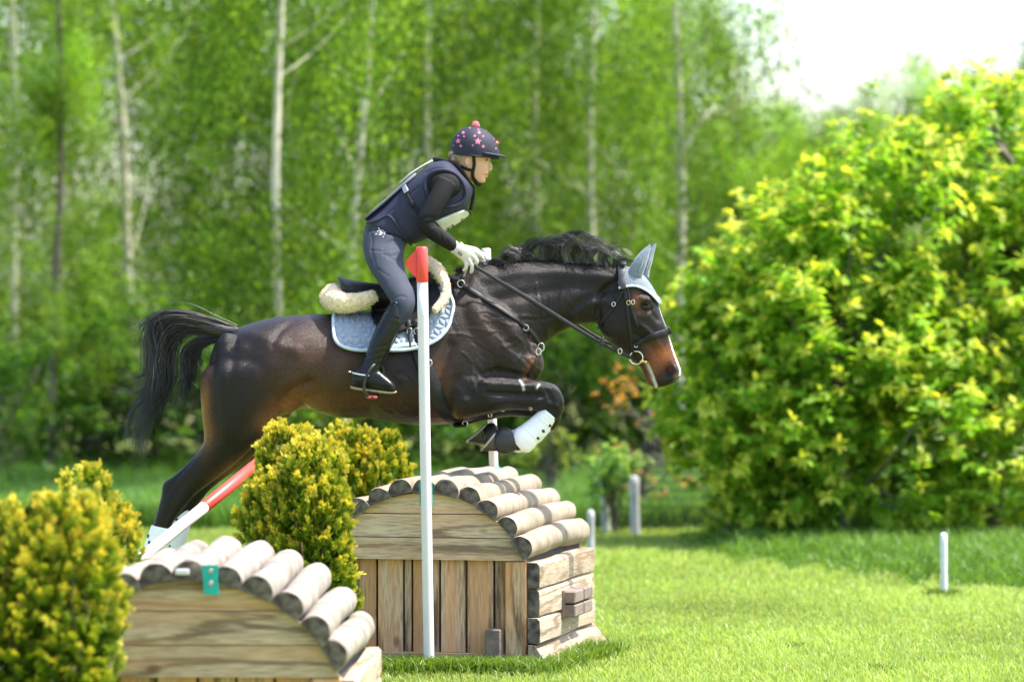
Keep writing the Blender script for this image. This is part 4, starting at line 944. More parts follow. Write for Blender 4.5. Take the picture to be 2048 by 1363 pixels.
# ears stand in the bonnet; hooves
M_hoof = mat('dark_hoof', (.05, .038, .03), rough=.5, var=.35, vscale=25, stretch=(1, 1, .3))
M_shoe = mat('steel_horseshoe', (.42, .38, .33), rough=.45, metal=.8)
def hoof(top, sole, w0, w1, y, with_shoe=True):
    """top, sole: front and back picture points of coronet and ground edge"""
    (a, b), (c, d) = top, sole
    rows = [(a[0], a[1], b[0], b[1], w0, y), ((a[0]*.5+c[0]*.5), (a[1]*.5+c[1]*.5), (b[0]*.5+d[0]*.5), (b[1]*.5+d[1]*.5), (w0+w1)/2, y), (c[0], c[1], d[0], d[1], w1, y)]
    h = mk('hoof', *loft(rows, n=24, sub=3, p=2.3), M_hoof, horse, smooth=True); h.modifiers.new('e', 'EDGE_SPLIT').split_angle = R(45)
    A = P(c[0], c[1], y); B = P(d[0], d[1], y); m = (A+B)/2; u = (A-B)/2
    t = np.linspace(R(25), R(335), 26) if with_shoe else []
    pts = np.array([m-u*.93*math.cos(q)+np.array((0, w1*.93*math.sin(q), 0)) for q in t])
    mk('horseshoe', *tube(pts, .0065, 6), M_shoe, h)
hoof(((1002, 902), (993, 866)), ((962, 901), (994, 862)), .036, .052, -.165)
hoof(((973, 890), (963, 855)), ((933, 884), (975, 846)), .036, .052, .165)
hoof(((338, 1236), (302, 1252)), ((352, 1262), (300, 1274)), .038, .050, -.13)
hoof(((368, 1226), (332, 1242)), ((382, 1252), (330, 1264)), .038, .050, .13)
# ---------------------------------------------------------------- hair
M_hair = mat('black_horse_hair', rough=.32, spec=.6, attr=True)
M_hairtip = M_hair
def strands(guides, n, spread, rad, rng, sub=6, jitter=.5, tone=None):
    """hair strands between neighbouring guide curves (all with equally many points)"""
    Gd = np.array(guides, float); k = len(Gd); V = []; Fc = []; Cc = []; o = 0
    for i in range(n):
        u = rng.random()*(k-1); a = int(u); b = min(a+1, k-1); t = u-a
        c = Gd[a]*(1-t)+Gd[b]*t; m = len(c)
        off = rng.normal(0, 1, 3)*spread; q = np.linspace(0, 1, m)[:, None]
        wob = np.cumsum(rng.normal(0, jitter*spread, (m, 3)), 0)*q
        c = c+off*(.35+q*.9)+wob
        cut = rng.uniform(.72, 1.0); s_ = cr(c, sub); s_ = s_[:max(4, int(len(s_)*cut))]
        r = rad*rng.uniform(.6, 1.3)*np.linspace(1, .15, len(s_))
        v, f = tube(s_, r, 3, caps=False); V.append(v); Fc += [(x+o, y+o, z+o, w_+o) for x, y, z, w_ in f]; o += len(v)
        if tone is not None: Cc.append(np.full((len(v), 3), tone*rng.uniform(.6, 1.5))*np.array((1.06, 1.0, .97)))
    if tone is not None: return np.vstack(V), np.array(Fc), np.vstack(Cc)
    return np.vstack(V), np.array(Fc)
rng = np.random.default_rng(17)
def TG(pts, y): return [P(x, z, yy) for (x, z), yy in zip(pts, np.linspace(0, y, len(pts)))]
tailg = [TG([(468, 657), (420, 640), (370, 628), (325, 628), (290, 648), (297, 690), (300, 740), (300, 775)], -.05),
         TG([(466, 657), (415, 641), (360, 630), (318, 640), (302, 690), (305, 745), (285, 800), (262, 860)], .03),
         TG([(464, 660), (410, 648), (355, 640), (322, 665), (315, 720), (316, 770), (285, 825), (268, 905)], -.04),
         TG([(462, 663), (410, 655), (360, 655), (332, 690), (330, 745), (318, 795), (280, 850), (276, 945)], .05),
         TG([(460, 666), (412, 664), (366, 670), (345, 710), (346, 760), (330, 805), (296, 845), (280, 900)], -.02)]
v1 = cat_([strands(tailg, 60, .016, .0030, rng, tone=tn) for tn in (.008, .010, .012, .014, .018, .026, .010, .008, .034, .012)])
tg2 = [TG([(458, 668), (420, 672), (385, 682), (362, 705), (360, 745), (366, 775), (358, 795), (335, 812)], -.06),
       TG([(456, 670), (425, 680), (395, 690), (380, 712), (382, 740), (378, 770), (362, 795), (340, 820)], .04),
       TG([(452, 674), (432, 682), (412, 690), (402, 700), (400, 712), (404, 722), (405, 735), (404, 745)], .0)]
v2 = cat_([strands(tg2, 60, .010, .0027, rng, tone=tn) for tn in (.008, .012, .022, .010)])
tg3 = [TG([(400, 640), (350, 628), (310, 634), (285, 645), (275, 648), (270, 652), (262, 655), (258, 660)], -.02), TG([(300, 690), (296, 720), (290, 745), (275, 755), (262, 752), (250, 745), (243, 738), (238, 742)], -.02),
       TG([(302, 740), (298, 765), (285, 780), (268, 785), (252, 782), (240, 780), (232, 781), (228, 785)], .03), TG([(300, 780), (290, 800), (272, 812), (262, 830), (256, 850), (253, 870), (258, 885), (262, 900)], .0)]
v3 = [strands([g_, g_], 26, .008, .0017, rng, jitter=.8, tone=.05) for g_ in tg3]
v4 = [strands(tailg, 45, .034, .0016, rng, jitter=.9, tone=.03), strands(tg2, 25, .026, .0015, rng, jitter=.9, tone=.03), strands(tailg[2:], 90, .020, .0026, rng, jitter=.6, tone=.012)]
v, f, c = cat_([v1, v2]+v3+v4); mk('tail', v, f, M_hair, horse, col=c)
dock = loft([(478, 655, 470, 672, .03, 0), (455, 650, 450, 676, .032, 0), (420, 642, 418, 668, .026, 0), (385, 635, 384, 655, .016, 0), (360, 636, 360, 648, .006, 0)], n=14)
mk('tail_dock', *dock, mat('black_dock_hair', (.012, .011, .011), rough=.45, bump=.5, bscale=120, stretch=(.15, 1, 1)), horse)
# mane thrown up by the jump
roots = np.array([(905, 541), (950, 537), (1000, 529), (1040, 523), (1080, 520), (1120, 521), (1160, 525), (1200, 531), (1236, 535)], float)
hts = np.array([9, 14, 22, 42, 46, 54, 52, 42, 28], float)
ML = []
for k in range(66):                                    # locks thrown up and curling over
    u = rng.random()*(len(roots)-1); i = int(u); t = u-i; r0 = roots[i]*(1-t)+roots[i+1]*t; h = (hts[i]*(1-t)+hts[i+1]*t)*rng.uniform(.5, 1.1)
    yb = rng.normal(-.003, .009); sw = rng.uniform(-.3, 1.0); L = rng.choice([-.7, .7, 1.15], p=[.14, .36, .5])
    if h < 20: pts = [(0, 3), (h*.2, -h*.5), (h*.55*L, -h*.9), (h*1.0*L, -h*.85), (h*1.35*L, -h*.55), (h*1.6*L, -h*.2)]
    else: pts = [(0, 4), (-h*.14, -h*.45), (h*.08*L, -h*.88), (h*.45*L, -h*1.03), (h*.88*L, -h*.84), (h*1.2*L+4, -h*rng.uniform(.3, .7))]
    ys = yb+np.array([0, -.004, -.015, -.03, -.05, -.065])*sw
    g_ = [P(r0[0]+a, r0[1]+b, yy) for (a, b), yy in zip(pts, ys)]
    g2 = [P(r0[0]+a*1.1+rng.uniform(8, 22), r0[1]+b*rng.uniform(.7, .98), yy) for (a, b), yy in zip(pts, ys)]
    ML.append(strands([g_, g2], 20, .0050, .0023, rng, sub=5, jitter=.5, tone=rng.choice([.012, .02, .035, .06, .10], p=[.22, .2, .2, .2, .18])))  # paler locks: silvery highlights painted into the tone of black hair
for k in range(330):                                   # short growth along the crest
    u = rng.random()*(len(roots)-1); i = int(u); t = u-i; r0 = roots[i]*(1-t)+roots[i+1]*t; h = (hts[i]*(1-t)+hts[i+1]*t)*rng.uniform(.15, .5)
    g_ = [P(r0[0]+a*h+rng.normal(0, 1), r0[1]+b*h, rng.normal(0, .012)) for a, b in ((0, .3), (.0, -.3), (.15, -.6), (.4, -.9))]
    ML.append(strands([g_, g_], 2, .004, .0020, rng, sub=4, tone=.025))
v, f, c = cat_(ML); mk('mane', v, f, M_hair, horse, col=c)
# ================================================================== tack
M_leather = mat('black_leather', (.012, .012, .013), rough=.5, spec=.28, var=.25, vscale=30, bump=.15, bscale=120)
M_metal = mat('polished_steel', (.75, .73, .68), rough=.18, metal=1.0)
M_brass = mat('brass', (.75, .55, .22), rough=.25, metal=1.0)
M_blue = mat('powder_blue_cloth', (.27, .32, .39), rough=.8, sheen=.25, var=.10, vscale=40, bump=.25, bscale=400)
M_bluetrim = mat('pale_blue_binding', (.50, .58, .68), rough=.7, bump=.2, bscale=300)
M_knit = mat('blue_grey_crochet', (.20, .228, .275), rough=.85, var=.2, vscale=160, bump=.9, bscale=230)
M_silk = mat('blue_grey_ear_cloth', (.17, .20, .255), rough=.7, spec=.2, sheen=.3, bump=.2, bscale=60)
M_wool = mat('cream_sheepskin', (.88, .69, .44), rough=.95, var=.22, vscale=60, bump=1.0, bscale=130, sheen=.5)
M_bootw = mat('white_tendon_boot', (.80, .80, .82), rough=.45, var=.04, vscale=20)
M_rubber = mat('black_rubber', (.018, .018, .019), rough=.5, var=.2, vscale=25)
def both(m): return join(m, mirror(m))
def ringp(px, py, r, y, rad, n=22, sq=1.0):
    c = P(px, py, y); t = np.linspace(0, 2*math.pi, n, endpoint=False); rr = r/400
    return tube(np.stack((c[0]+rr*np.cos(t), np.full(n, y), c[2]+rr*sq*np.sin(t)), 1), rad, 7, closed=True)
def surf_y(px, py, bv=None):
    h = (bv or HB).ray_cast(Vector(CAM), Vector(raydir(px, py)))[0]; return h.y if h else -.1
def rhomb(g, s=13.0):
    x = g[..., 0]; y = g[..., 1]*1.0; w_ = math.sqrt(3)*s
    best = np.full(x.shape, 1e9); cx = np.zeros_like(x); cy = np.zeros_like(x)
    r0 = np.round(y/(1.5*s))
    for dr in (-1, 0, 1):
        rr = r0+dr; off = np.where(np.mod(rr, 2) == 1, .5, 0.0); q0 = np.round(x/w_-off)
        for dq in (-1, 0, 1):
            xx = (q0+dq+off)*w_; yy = rr*1.5*s; dd = (x-xx)**2+(y-yy)**2; m = dd < best
            best = np.where(m, dd, best); cx = np.where(m, xx, cx); cy = np.where(m, yy, cy)
    u = x-cx; v_ = y-cy
    hexd = np.full(x.shape, 1e9)
    for a in (0, 60, 120): hexd = np.minimum(hexd, s*.866-np.abs(u*math.cos(R(a))+v_*math.sin(R(a))))
    sp = np.full(x.shape, 1e9)
    for a in (90, 210, 330):
        ca, sa = math.cos(R(a)), math.sin(R(a)); t = np.clip(u*ca+v_*sa, 0, s); sp = np.minimum(sp, np.hypot(u-t*ca, v_-t*sa))
    return np.minimum(hexd, sp)
quilt = lambda g: .0075*(1-np.exp(-(rhomb(g)/1.7)**2))
# saddle pad
top = [(667, 655), (672, 632), (720, 625), (790, 612), (850, 590), (893, 582), (905, 604)]
bot = [(667, 657), (671, 684), (695, 699), (735, 704), (820, 701), (864, 687), (893, 660), (907, 622), (906, 606)]
hp2 = P(790, 660, 0)
pm, rim = patch(None, top, bot, HB, .006, .012, nu=170, nv=72, disp=quilt)
pad = thing('saddle_pad', 'quilted powder blue saddle pad under the rider', 'saddle pad', hp2)
mk('pad', *both(pm), M_blue, pad)
nr = rim; e = sm(np.vstack((nr, nr[:1])), 6)[:-1]
mk('binding', *both(tube(e[::2]+np.array((0, -.003, 0)), .0085, 8, closed=True)), M_bluetrim, pad)
PB = bvh(*join((HV, HQ), pm))
mk('girth_loop', *strap([(770, 697), (800, 691), (834, 688)], .022, PB, .004, .004), mat('pale_teal_webbing', (.42, .56, .58), rough=.7), pad)
# sheepskin half pad: roll behind the cantle and strip in front of the flap
def wool(v, f, E, amp, seed):
    rg = np.random.default_rng(seed); n = np.zeros(len(v)); n = noise2(v[:, 0]*60, v[:, 2]*60+v[:, 1]*50, 3.0, seed)*.5+rg.normal(0, .35, len(v))
    return v+vnormals(v, f)*(amp*n)[:, None]
yb = lambda px, py: surf_y(px, py)
def roll(pts, rad): return tube(cr([P(x, y, yy) for x, y, yy in pts], 5), np.interp(np.linspace(0, 1, (len(pts)-1)*5+1), np.linspace(0, 1, len(rad)), rad), 14)
rear = roll([(752, 590, -.20), (720, 602, -.205), (690, 606, -.18), (668, 600, -.11), (662, 595, 0), (668, 600, .11), (690, 606, .18), (720, 602, .205), (752, 590, .20)], [.030, .042, .052, .055, .056, .055, .052, .042, .030])
rear2 = roll([(680, 590, -.13), (668, 583, -.06), (666, 581, 0), (668, 583, .06), (680, 590, .13)], [.03, .036, .036, .036, .03])
front = roll([(862, 527, -.06), (878, 543, -.12), (890, 566, -.175), (893, 584, -.205), (884, 604, -.235), (868, 622, -.262)], [.03, .03, .024, .022, .022, .018])
top_f = roll([(858, 530, -.09), (856, 524, 0), (858, 530, .09)], [.03, .03, .03])
wv_, wf_, we_ = fuse([rear, rear2, front, mirror(front), top_f], .007, 4)
wv_ = wool(wv_, wf_, we_, .0035, 4)
rg = np.random.default_rng(8); wi = rg.integers(0, len(wv_), 9000); wn = vnormals(wv_, wf_)[wi]; wd_ = wn+rg.normal(0, .55, wn.shape); wd_ /= np.linalg.norm(wd_, axis=1)[:, None]
ws = np.cross(wd_, rg.normal(size=wd_.shape)); ws /= np.linalg.norm(ws, axis=1)[:, None]; one = np.ones(3); fl = diamonds(wv_[wi]-wn*.003, wd_, ws, rg.uniform(.006, .012, 9000), rg.uniform(.0025, .005, 9000), one, one)
wv_, wf_ = np.vstack((wv_, fl[0])), np.vstack((wf_, fl[1]+len(wv_)))
tag(mk('sheepskin_pad', wv_, wf_, M_wool), 'cream sheepskin half pad showing behind and before the saddle', 'sheepskin')
# saddle
sad = thing('saddle', 'black leather jumping saddle under the rider', 'saddle', P(760, 590, 0))
seat = [loft([(674, 556, 682, 574, .03, 0), (678, 552, 688, 592, .125, 0, .0), (694, 557, 694, 596, .165, 0), (722, 563, 718, 600, .155, 0), (760, 567, 755, 602, .125, 0), (800, 562, 796, 604, .10, 0), (832, 549, 832, 600, .09, 0), (856, 534, 862, 590, .08, 0), (866, 545, 868, 580, .05, 0)], n=28, sub=5, p=2.5)]
sv, sf, se = fuse(seat, .006, 4)
px_ = to_px(sv); n_ = vnormals(sv, sf)
sv = sv-n_*(.004*np.exp(-(segdist(px_, np.array([(676, 572), (720, 580), (770, 583)]))/2.2)**2))[:, None]
mk('seat', sv, sf, M_leather, sad)
fm_, frim = patch(None, [(747, 600), (752, 576), (800, 572), (842, 560), (868, 556), (879, 582)], [(744, 612), (746, 646), (790, 668), (846, 642), (874, 606), (880, 588)], PB, .010, .010, 50, 30)
mk('flap', *both(fm_), M_leather, sad)
mk('flap_edge', *both(tube(sm(np.vstack((frim, frim[:1])), 4)[:-1][::2], .0035, 6, closed=True)), M_leather, sad)
FB = bvh(*join((HV, HQ), pm, fm_))
for x in (816, 830):
    mk('billet', *strap([(x, 640), (x+3, 665), (x+6, 696)], .022, FB, .006, .004), M_leather, sad)
    mk('buckle', *ringp(x+3, 662, 5, surf_y(x+3, 662, FB)-.016, .0018, 12, 1.3), M_metal, sad)
# girth
gm = strap([(832, 694), (846, 725), (864, 770), (885, 812), (905, 838), (922, 846)], [.055, .075, .085, .085, .075, .06], HB, .005, .008, smooth=5)
gir = thing('girth', 'black leather girth running down behind the elbow', 'girth', P(870, 780, -.25))
mk('girth_strap', *both(gm), M_leather, gir)
mk('girth_ring', *ringp(858, 725, 6, surf_y(858, 725)-.02, .0025), M_metal, gir)
under = cr([P(915, 840, -.12), P(915, 846, -.06), P(915, 847, 0), P(915, 846, .06), P(915, 840, .12)], 5)
mk('belly_strap', *ribbon(under, np.tile((0, 0, -1.0), (len(under), 1)), .05, .005), M_leather, gir)
# breastplate
bp_ = thing('breastplate', 'black leather breastplate strap across neck and shoulder', 'breastplate', P(1000, 640, -.2))
mk('shoulder_strap', *both(strap([(852, 541), (880, 546), (905, 559), (922, 568)], .020, HB, .012, .004)), M_leather, bp_)
mk('chest_strap', *both(strap([(922, 568), (960, 593), (1000, 618), (1035, 642), (1060, 662), (1076, 684), (1081, 698)], [.02, .024, .026, .024, .022, .022, .02], HB, .006, .005)), M_leather, bp_)
mk('ring', *ringp(922, 567, 7, surf_y(922, 567)-.012, .0028), M_metal, bp_)
mk('ring', *ringp(1082, 694, 6, surf_y(1078, 694)-.012, .0026, sq=1.4), M_metal, bp_)
mk('ring', *ringp(1077, 703, 5, surf_y(1072, 703)-.012, .0026, sq=1.4), M_metal, bp_)
mk('buckle', *ringp(1052, 655, 5, surf_y(1052, 655)-.012, .002, 14, 1.2), M_metal, bp_)
mk('buckle', *ringp(880, 546, 5, surf_y(880, 546)-.02, .0026, 14, .8), M_metal, bp_)
mk('leg_strap', *strap([(1080, 704), (1070, 728), (1056, 752)], .018, HB, .004, .004), M_leather, bp_)
mk('wither_strap', *strap([(922, 566), (928, 553), (935, 541)], [.022, .02, .018], HB, .012, .006), M_leather, bp_)
q = cr([P(920, 850, -.05), P(945, 842, -.06), P(968, 836, -.05), P(990, 828, -.05), P(1003, 820, -.05)], 5)
mk('lower_strap', *ribbon(q, np.tile((0, -.7, -.7), (len(q), 1)), .016, .004), M_leather, bp_)
mk('snap', *ringp(930, 846, 5, -.075, .0026), M_metal, bp_); mk('snap', *ringp(980, 830, 3.5, -.07, .0024), M_metal, bp_); mk('snap', *ringp(1005, 818, 4, -.07, .0026), M_metal, bp_)
# ear bonnet
def inpoly(p, poly):
    x, y = p[:, 0], p[:, 1]; ins = np.zeros(len(p), bool); n = len(poly)
    for i in range(n):
        x0, y0 = poly[i]; x1, y1 = poly[(i+1) % n]
        c = ((y0 > y) != (y1 > y)) & (x < (x1-x0)*(y-y0)/(y1-y0+1e-9)+x0); ins ^= c
    return ins
def shell(poly, off, thick, it=8):
    ins = inpoly(to_px(HV), poly); fm = ins[HQ].all(1); q = HQ[fm]; idx, inv = np.unique(q, return_inverse=True); q = inv.reshape(-1, 4)
    v = HV[idx].copy(); n = HN[idx]
    ed = np.sort(np.concatenate([q[:, [i, (i+1) % 4]] for i in range(4)]), axis=1); u, cnt = np.unique(ed, axis=0, return_counts=True); be = u[cnt == 1]
    w_ = np.zeros(len(v)); w_[be.ravel()] = 1
    v = laplace(v, be, it, .5, 0, w_)
    m = len(v); V = np.vstack((v+n*(off+thick), v+n*off*.3)); Fc = [tuple(a) for a in q]+[tuple(a[::-1]+m) for a in q]
    Fc += [(a, b, b+m, a+m) for a, b in be]
    return V, Fc
bon = thing('ear_bonnet', 'blue grey crocheted ear bonnet on the horse head', 'ear bonnet', P(1275, 550, 0))
bm_ = shell([(1234, 524), (1250, 515), (1275, 520), (1340, 560), (1335, 612), (1316, 612), (1306, 597), (1288, 580), (1266, 572), (1239, 577), (1235, 560)], .004, .007)
mk('crochet_cap', *bm_, M_knit, bon)
be = strap([(1239, 577), (1266, 572), (1288, 580), (1306, 596), (1318, 611)], .011, HB, .008, .006, step=3)
mk('edging', *both(be), M_bluetrim, bon)
mk('tip', *both(strap([(1304, 590), (1313, 599), (1320, 610)], [.02, .035, .02], HB, .009, .004, step=3)), M_blue, bon)
for rows, y in (([(1252, 550, 1284, 556, .022, 0), (1256, 541, 1287, 545, .026, 0), (1263, 529, 1292, 531, .028, 0), (1271, 516, 1296, 517, .024, 0), (1282, 503, 1299, 504, .016, 0), (1291, 495, 1301, 497, .009, 0), (1299, 489, 1302, 490, .003, 0)], -.045),
                ([(1270, 548, 1298, 556, .022, 0), (1276, 535, 1299, 542, .026, 0), (1284, 521, 1304, 526, .025, 0), (1292, 508, 1307, 512, .018, 0), (1302, 496, 1310, 499, .01, 0), (1310, 487, 1313, 488, .003, 0)], .045)):
    ear = loft([(a, b, c, d, w_, y) for a, b, c, d, w_, _ in rows], n=20, sub=5)
    ev, ef = ear; ev = np.array(ev); pe = to_px(ev)
    mk('ear_cover', ev, ef, M_silk, bon)
    fp2 = [P(a*.35+c*.65, b*.35+d*.65, y-w_*.93) for a, b, c, d, w_, _ in rows[1:-1]]
    mk('ear_fold', *tube(cr(fp2, 4), np.linspace(.006, .0015, (len(fp2)-1)*4+1), 6), M_silk, bon)
# bridle
bri = thing('bridle', 'black leather bridle with padded noseband and round bit rings', 'bridle', P(1262, 640, -.1))
HB2 = bvh(*join((HV, HQ), bm_))
mk('headpiece', *both(strap([(1246, 529), (1244, 545), (1244, 560), (1248, 578)], [.034, .032, .030, .028], HB2, .010, .007, step=3)), mat('grey_padded_leather', (.055, .055, .06), rough=.5), bri)
mk('poll_band', *ribbon(cr([P(1246, 531, -.06), P(1246, 524, -.03), P(1246, 522, 0), P(1246, 524, .03), P(1246, 531, .06)], 4), np.tile((0, 0, 1.0), (17, 1)), .032, .007), M_leather, bri)
for poly, w_ in (([(1249, 576), (1254, 610), (1259, 650), (1264, 690), (1267, 704)], .015), ([(1255, 576), (1260, 606), (1267, 630), (1276, 655)], .013), ([(1246, 582), (1232, 606), (1214, 630), (1200, 650)], .012)):
    m = strap(poly, w_, HB, .006, .004, step=4); mk('cheek_strap', *m, M_leather, bri); mk('cheek_strap', *mirror(m), M_leather, bri)
mk('noseband', *both(strap([(1270, 690), (1284, 680), (1304, 672), (1324, 666), (1341, 660)], [.020, .022, .030, .034, .038], HB, .006, .010, step=3)), M_leather, bri)
nb_ = cr([P(1330, 664, -.058), P(1335, 661, -.035), P(1337, 660, 0), P(1335, 661, .035), P(1330, 664, .058)], 4)
mk('nose_pad', *ribbon(nb_, np.tile((1.0, 0, .35), (17, 1)), .04, .007), M_leather, bri)
for x, y in ((1257, 605), (1227, 608), (1266, 604), (1272, 690)): mk('buckle', *ringp(x, y, 3.6, surf_y(x, y)-.013, .0018, 12, 1.2), M_brass if y == 605 else M_metal, bri)
for s in (1, -1):
    m = ringp(1272.5, 715, 13, surf_y(1272, 712)-.010, .0032, 28); m = m if s > 0 else mirror(m); mk('bit_ring', *m, M_metal, bri)
    m = join(ellip(P(1284, 721.5, surf_y(1284, 721)-.008), (.011, .009, .009)), ellip(P(1291, 723, surf_y(1290, 722)-.006), (.011, .009, .008))); m = m if s > 0 else mirror(m); mk('bit_cheek', *m, M_brass, bri)
q = [P(1200, 650, -.055), P(1196, 655, -.03), P(1195, 656, 0), P(1196, 655, .03), P(1200, 650, .055)]
mk('throat_lash', *ribbon(cr(q, 4), np.tile((-.6, 0, -.8), (17, 1)), .012, .004), M_leather, bri)
# reins
rei = thing('reins', 'black leather reins from the gloved hands to the bit', 'reins', P(1100, 625, -.15))
rp = resample(cr([(944, 529), (1000, 563), (1060, 599), (1120, 636), (1180, 673), (1222, 696), (1262, 715)], 6), 5)
p_, n_ = hits(rp, HB, .007); yl = np.interp(rp[:, 0], (944, 1000, 1060, 1180, 1262), (-.15, -.17, -.15, -.11, -.085))
p_ = np.array([P(a[0], a[1], min(b[1], y)) for a, b, y in zip(rp, p_, yl)]); p_ = sm(p_, 10)
wd = np.interp(rp[:, 0], (944, 1010, 1012, 1100, 1180, 1262), (.016, .017, .022, .022, .018, .018))
n_ = np.tile((0, -1.0, .25), (len(p_), 1))
mk('rein', *ribbon(p_, n_, wd, .005), M_leather, rei)
pf = p_.copy(); pf[:, 1] *= -1; pf[:, 2] += .012*np.sin(np.linspace(0, math.pi, len(pf)))+.010; mk('rein', *ribbon(pf, n_, .016, .005), M_leather, rei)
mk('rein_stop', *ellip(P(1203, 684, p_[int(len(p_)*.81)][1]-.004), (.010, .008, .030), 12, 8, Matrix.Rotation(R(18), 3, 'Y')), M_rubber, rei)
mk('rein_buckle', *ringp(1240, 702, 4, -.10, .0022, 12, 1.3), M_metal, rei)
# ---------------------------------------------------------------- leg boots
def boot(name, label, rows, y, m, slots=(), cat='horse boot', fold=None, pipe=None):
    rt = thing(name, label, cat, P((rows[0][0]+rows[0][2])/2, (rows[0][1]+rows[0][3])/2, y), 'protective boots on the horse legs')
    md = loft([(a, b, c, d, w_, y) for a, b, c, d, w_ in rows], n=26, sub=5, p=2.2); mk('shell', *md, m, rt); bv = bvh(*md)
    for x, yy, a in slots:
        c, n = hits([(x, yy)], bv, 0); mk('slot', *ellip(c[0], (.0125, .003, .0075), 12, 8, Matrix.Rotation(R(a), 3, 'Y')), M_rubber, rt)
    for poly in (pipe or []):
        mk('seam', *strap(poly, .008, bv, -.001, .003, step=3), m, rt)
    return rt
FB_ = [(1086, 814, 1112, 837, .042), (1072, 826, 1103, 853, .042), (1054, 841, 1091, 872, .044), (1042, 850, 1078, 882, .050), (1031, 857, 1070, 893, .054), (1025, 866, 1058, 904, .050), (1023, 876, 1046, 904, .036)]
boot('tendon_boot', 'white tendon boot with three dark slots on the raised near foreleg', FB_, -.165, M_bootw, [(1099, 850, 40), (1086, 861, 40), (1075, 875, 40)], pipe=[[(1044, 852), (1058, 862), (1074, 880)], [(1070, 829), (1084, 839), (1100, 854)]])
boot('tendon_boot', 'white tendon boot of the far foreleg, hidden behind the near one', shiftrows(FB_, ((-7, 20), (-22, -3))), .165, M_bootw)
boot('overreach_boot', 'black overreach boot over the near front hoof', [(1024, 862, 1036, 897, .036), (1017, 855, 1030, 901, .046), (1003, 853, 1014, 907, .054), (992, 862, 998, 905, .054), (988, 874, 989, 896, .045)], -.165, M_rubber, pipe=[[(996, 872), (1008, 868), (1022, 872)]])
boot('overreach_boot', 'black overreach boot over the far front hoof', [(994, 852, 1006, 886, .036), (987, 845, 1000, 890, .046), (975, 847, 985, 894, .052), (968, 856, 972, 890, .048)], .165, M_rubber)
HBt = [(303, 1049, 346, 1058, .036), (297, 1066, 343, 1076, .040), (288, 1092, 334, 1102, .040), (280, 1125, 324, 1132, .042), (271, 1158, 316, 1166, .046), (268, 1180, 316, 1188, .042)]
boot('hind_boot', 'white hind boot low on the near hind leg behind the leaning pole', HBt, -.13, M_bootw, [(297, 1072, 70), (299, 1085, 70)])
boot('hind_boot', 'white hind boot on the far hind leg with round dark holes', [(372, 1003, 385, 1008, .02), (352, 1030, 378, 1036, .034)]+[(a+34, b-8, c+34, d-8, w_) for a, b, c, d, w_ in HBt], .13, M_bootw, [(345, 1073, 0), (337, 1091, 0), (353, 1038, 0)])
# ================================================================== rider
M_skin = mat('skin', (.62, .345, .235), rough=.48, spec=.4, var=.06, vscale=20, sss=.12)
M_vest = mat('navy_vest_nylon', spec=.18, col=(.030, .032, .058), rough=.62, var=.08, vscale=14, sheen=0.0, bump=.25, bscale=260)
M_vback_lit = mat('lit_vest_back', spec=.18, col=(.16, .165, .22), rough=.6, sheen=0.0, bump=.25, bscale=260)  # vest nylon made paler: light falling on the back is put into the colour
M_sleeve = mat('black_jersey', spec=.18, col=(.011, .011, .012), rough=.75, sheen=0.0, bump=.25, bscale=300)
M_breech = mat('slate_breeches', spec=.18, col=(.043, .050, .071), rough=.72, sheen=0.0, var=.08, vscale=12, bump=.2, bscale=300)
M_bootb = mat('black_riding_boot', (.008, .008, .0085), rough=.30, spec=.3, var=.3, vscale=15, bump=.12, bscale=60)
M_sole = mat('tan_boot_sole', (.30, .22, .12), rough=.8, var=.3, vscale=30)
M_dust = mat('dusty_boot_edge', (.16, .15, .13), rough=.8, var=.3, vscale=30)
M_glove = mat('cream_glove', (.60, .55, .46), rough=.75, var=.08, vscale=30, bump=.3, bscale=200)
M_helm = mat('navy_helmet_cover', spec=.18, col=(.026, .028, .046), rough=.6, sheen=0.0, bump=.25, bscale=320)
M_pink = mat('pink_print', (.66, .15, .24), rough=.7)
M_pom = mat('pink_pompom', (.85, .20, .27), rough=.9, sheen=0.0)
M_hairb = mat('blond_hair', (.46, .33, .20), rough=.45, var=.3, vscale=60)
M_ink = mat('black_print', (.015, .015, .016), rough=.6)
M_bib = mat('white_bib_cloth', (.66, .66, .60), rough=.8, var=.12, vscale=25, bump=.3, bscale=60)
M_print = mat('white_print', (.72, .72, .72), rough=.7)
M_bk = mat('black_webbing', spec=.18, col=(.016, .016, .018), rough=.6, bump=.2, bscale=300)
rd = thing('person', 'rider in navy body protector and starred helmet leaning over the horse neck', 'person', P(770, 600, 0))
def chain(pts, n=14, sub=5):
    A = np.array([list(P(x, y, yy))+[r] for x, y, yy, r in pts]); S_ = cr(A, sub); return tube(S_[:, :3], S_[:, 3], n)
face = loft([(968, 262, 930, 262, .035, 0), (983, 280, 912, 282, .066, 0), (985.5, 298, 906, 303, .075, 0), (984, 310, 907, 318, .076, 0), (981.5, 317, 909, 325, .074, 0), (978, 322.5, 911, 331, .071, 0), (977.5, 330, 914, 338, .068, 0), (977, 339, 919, 345, .062, 0),
             (974.5, 347, 925, 352, .055, 0), (972, 354, 933, 357, .048, 0), (969, 360, 942, 362, .040, 0), (965, 365, 950, 366, .028, 0), (960, 367.5, 955, 368, .012, 0)], n=30, sub=4, p=2.3)
nose = chain([(977, 321, 0, .006), (981, 328, 0, .0075), (981.8, 334, 0, .0085), (981, 337.5, 0, .0092), (977, 340, 0, .009)], 12, 4)
alae = [ellip(P(979, 338.5, s*.012), (.009, .008, .0075)) for s in (-1, 1)]
lips = [ellip(P(973.8, 347.2, 0), (.010, .022, .005)), ellip(P(972.2, 352.8, 0), (.011, .020, .0055))]
chin = [ellip(P(965.5, 361, 0), (.014, .022, .013))]
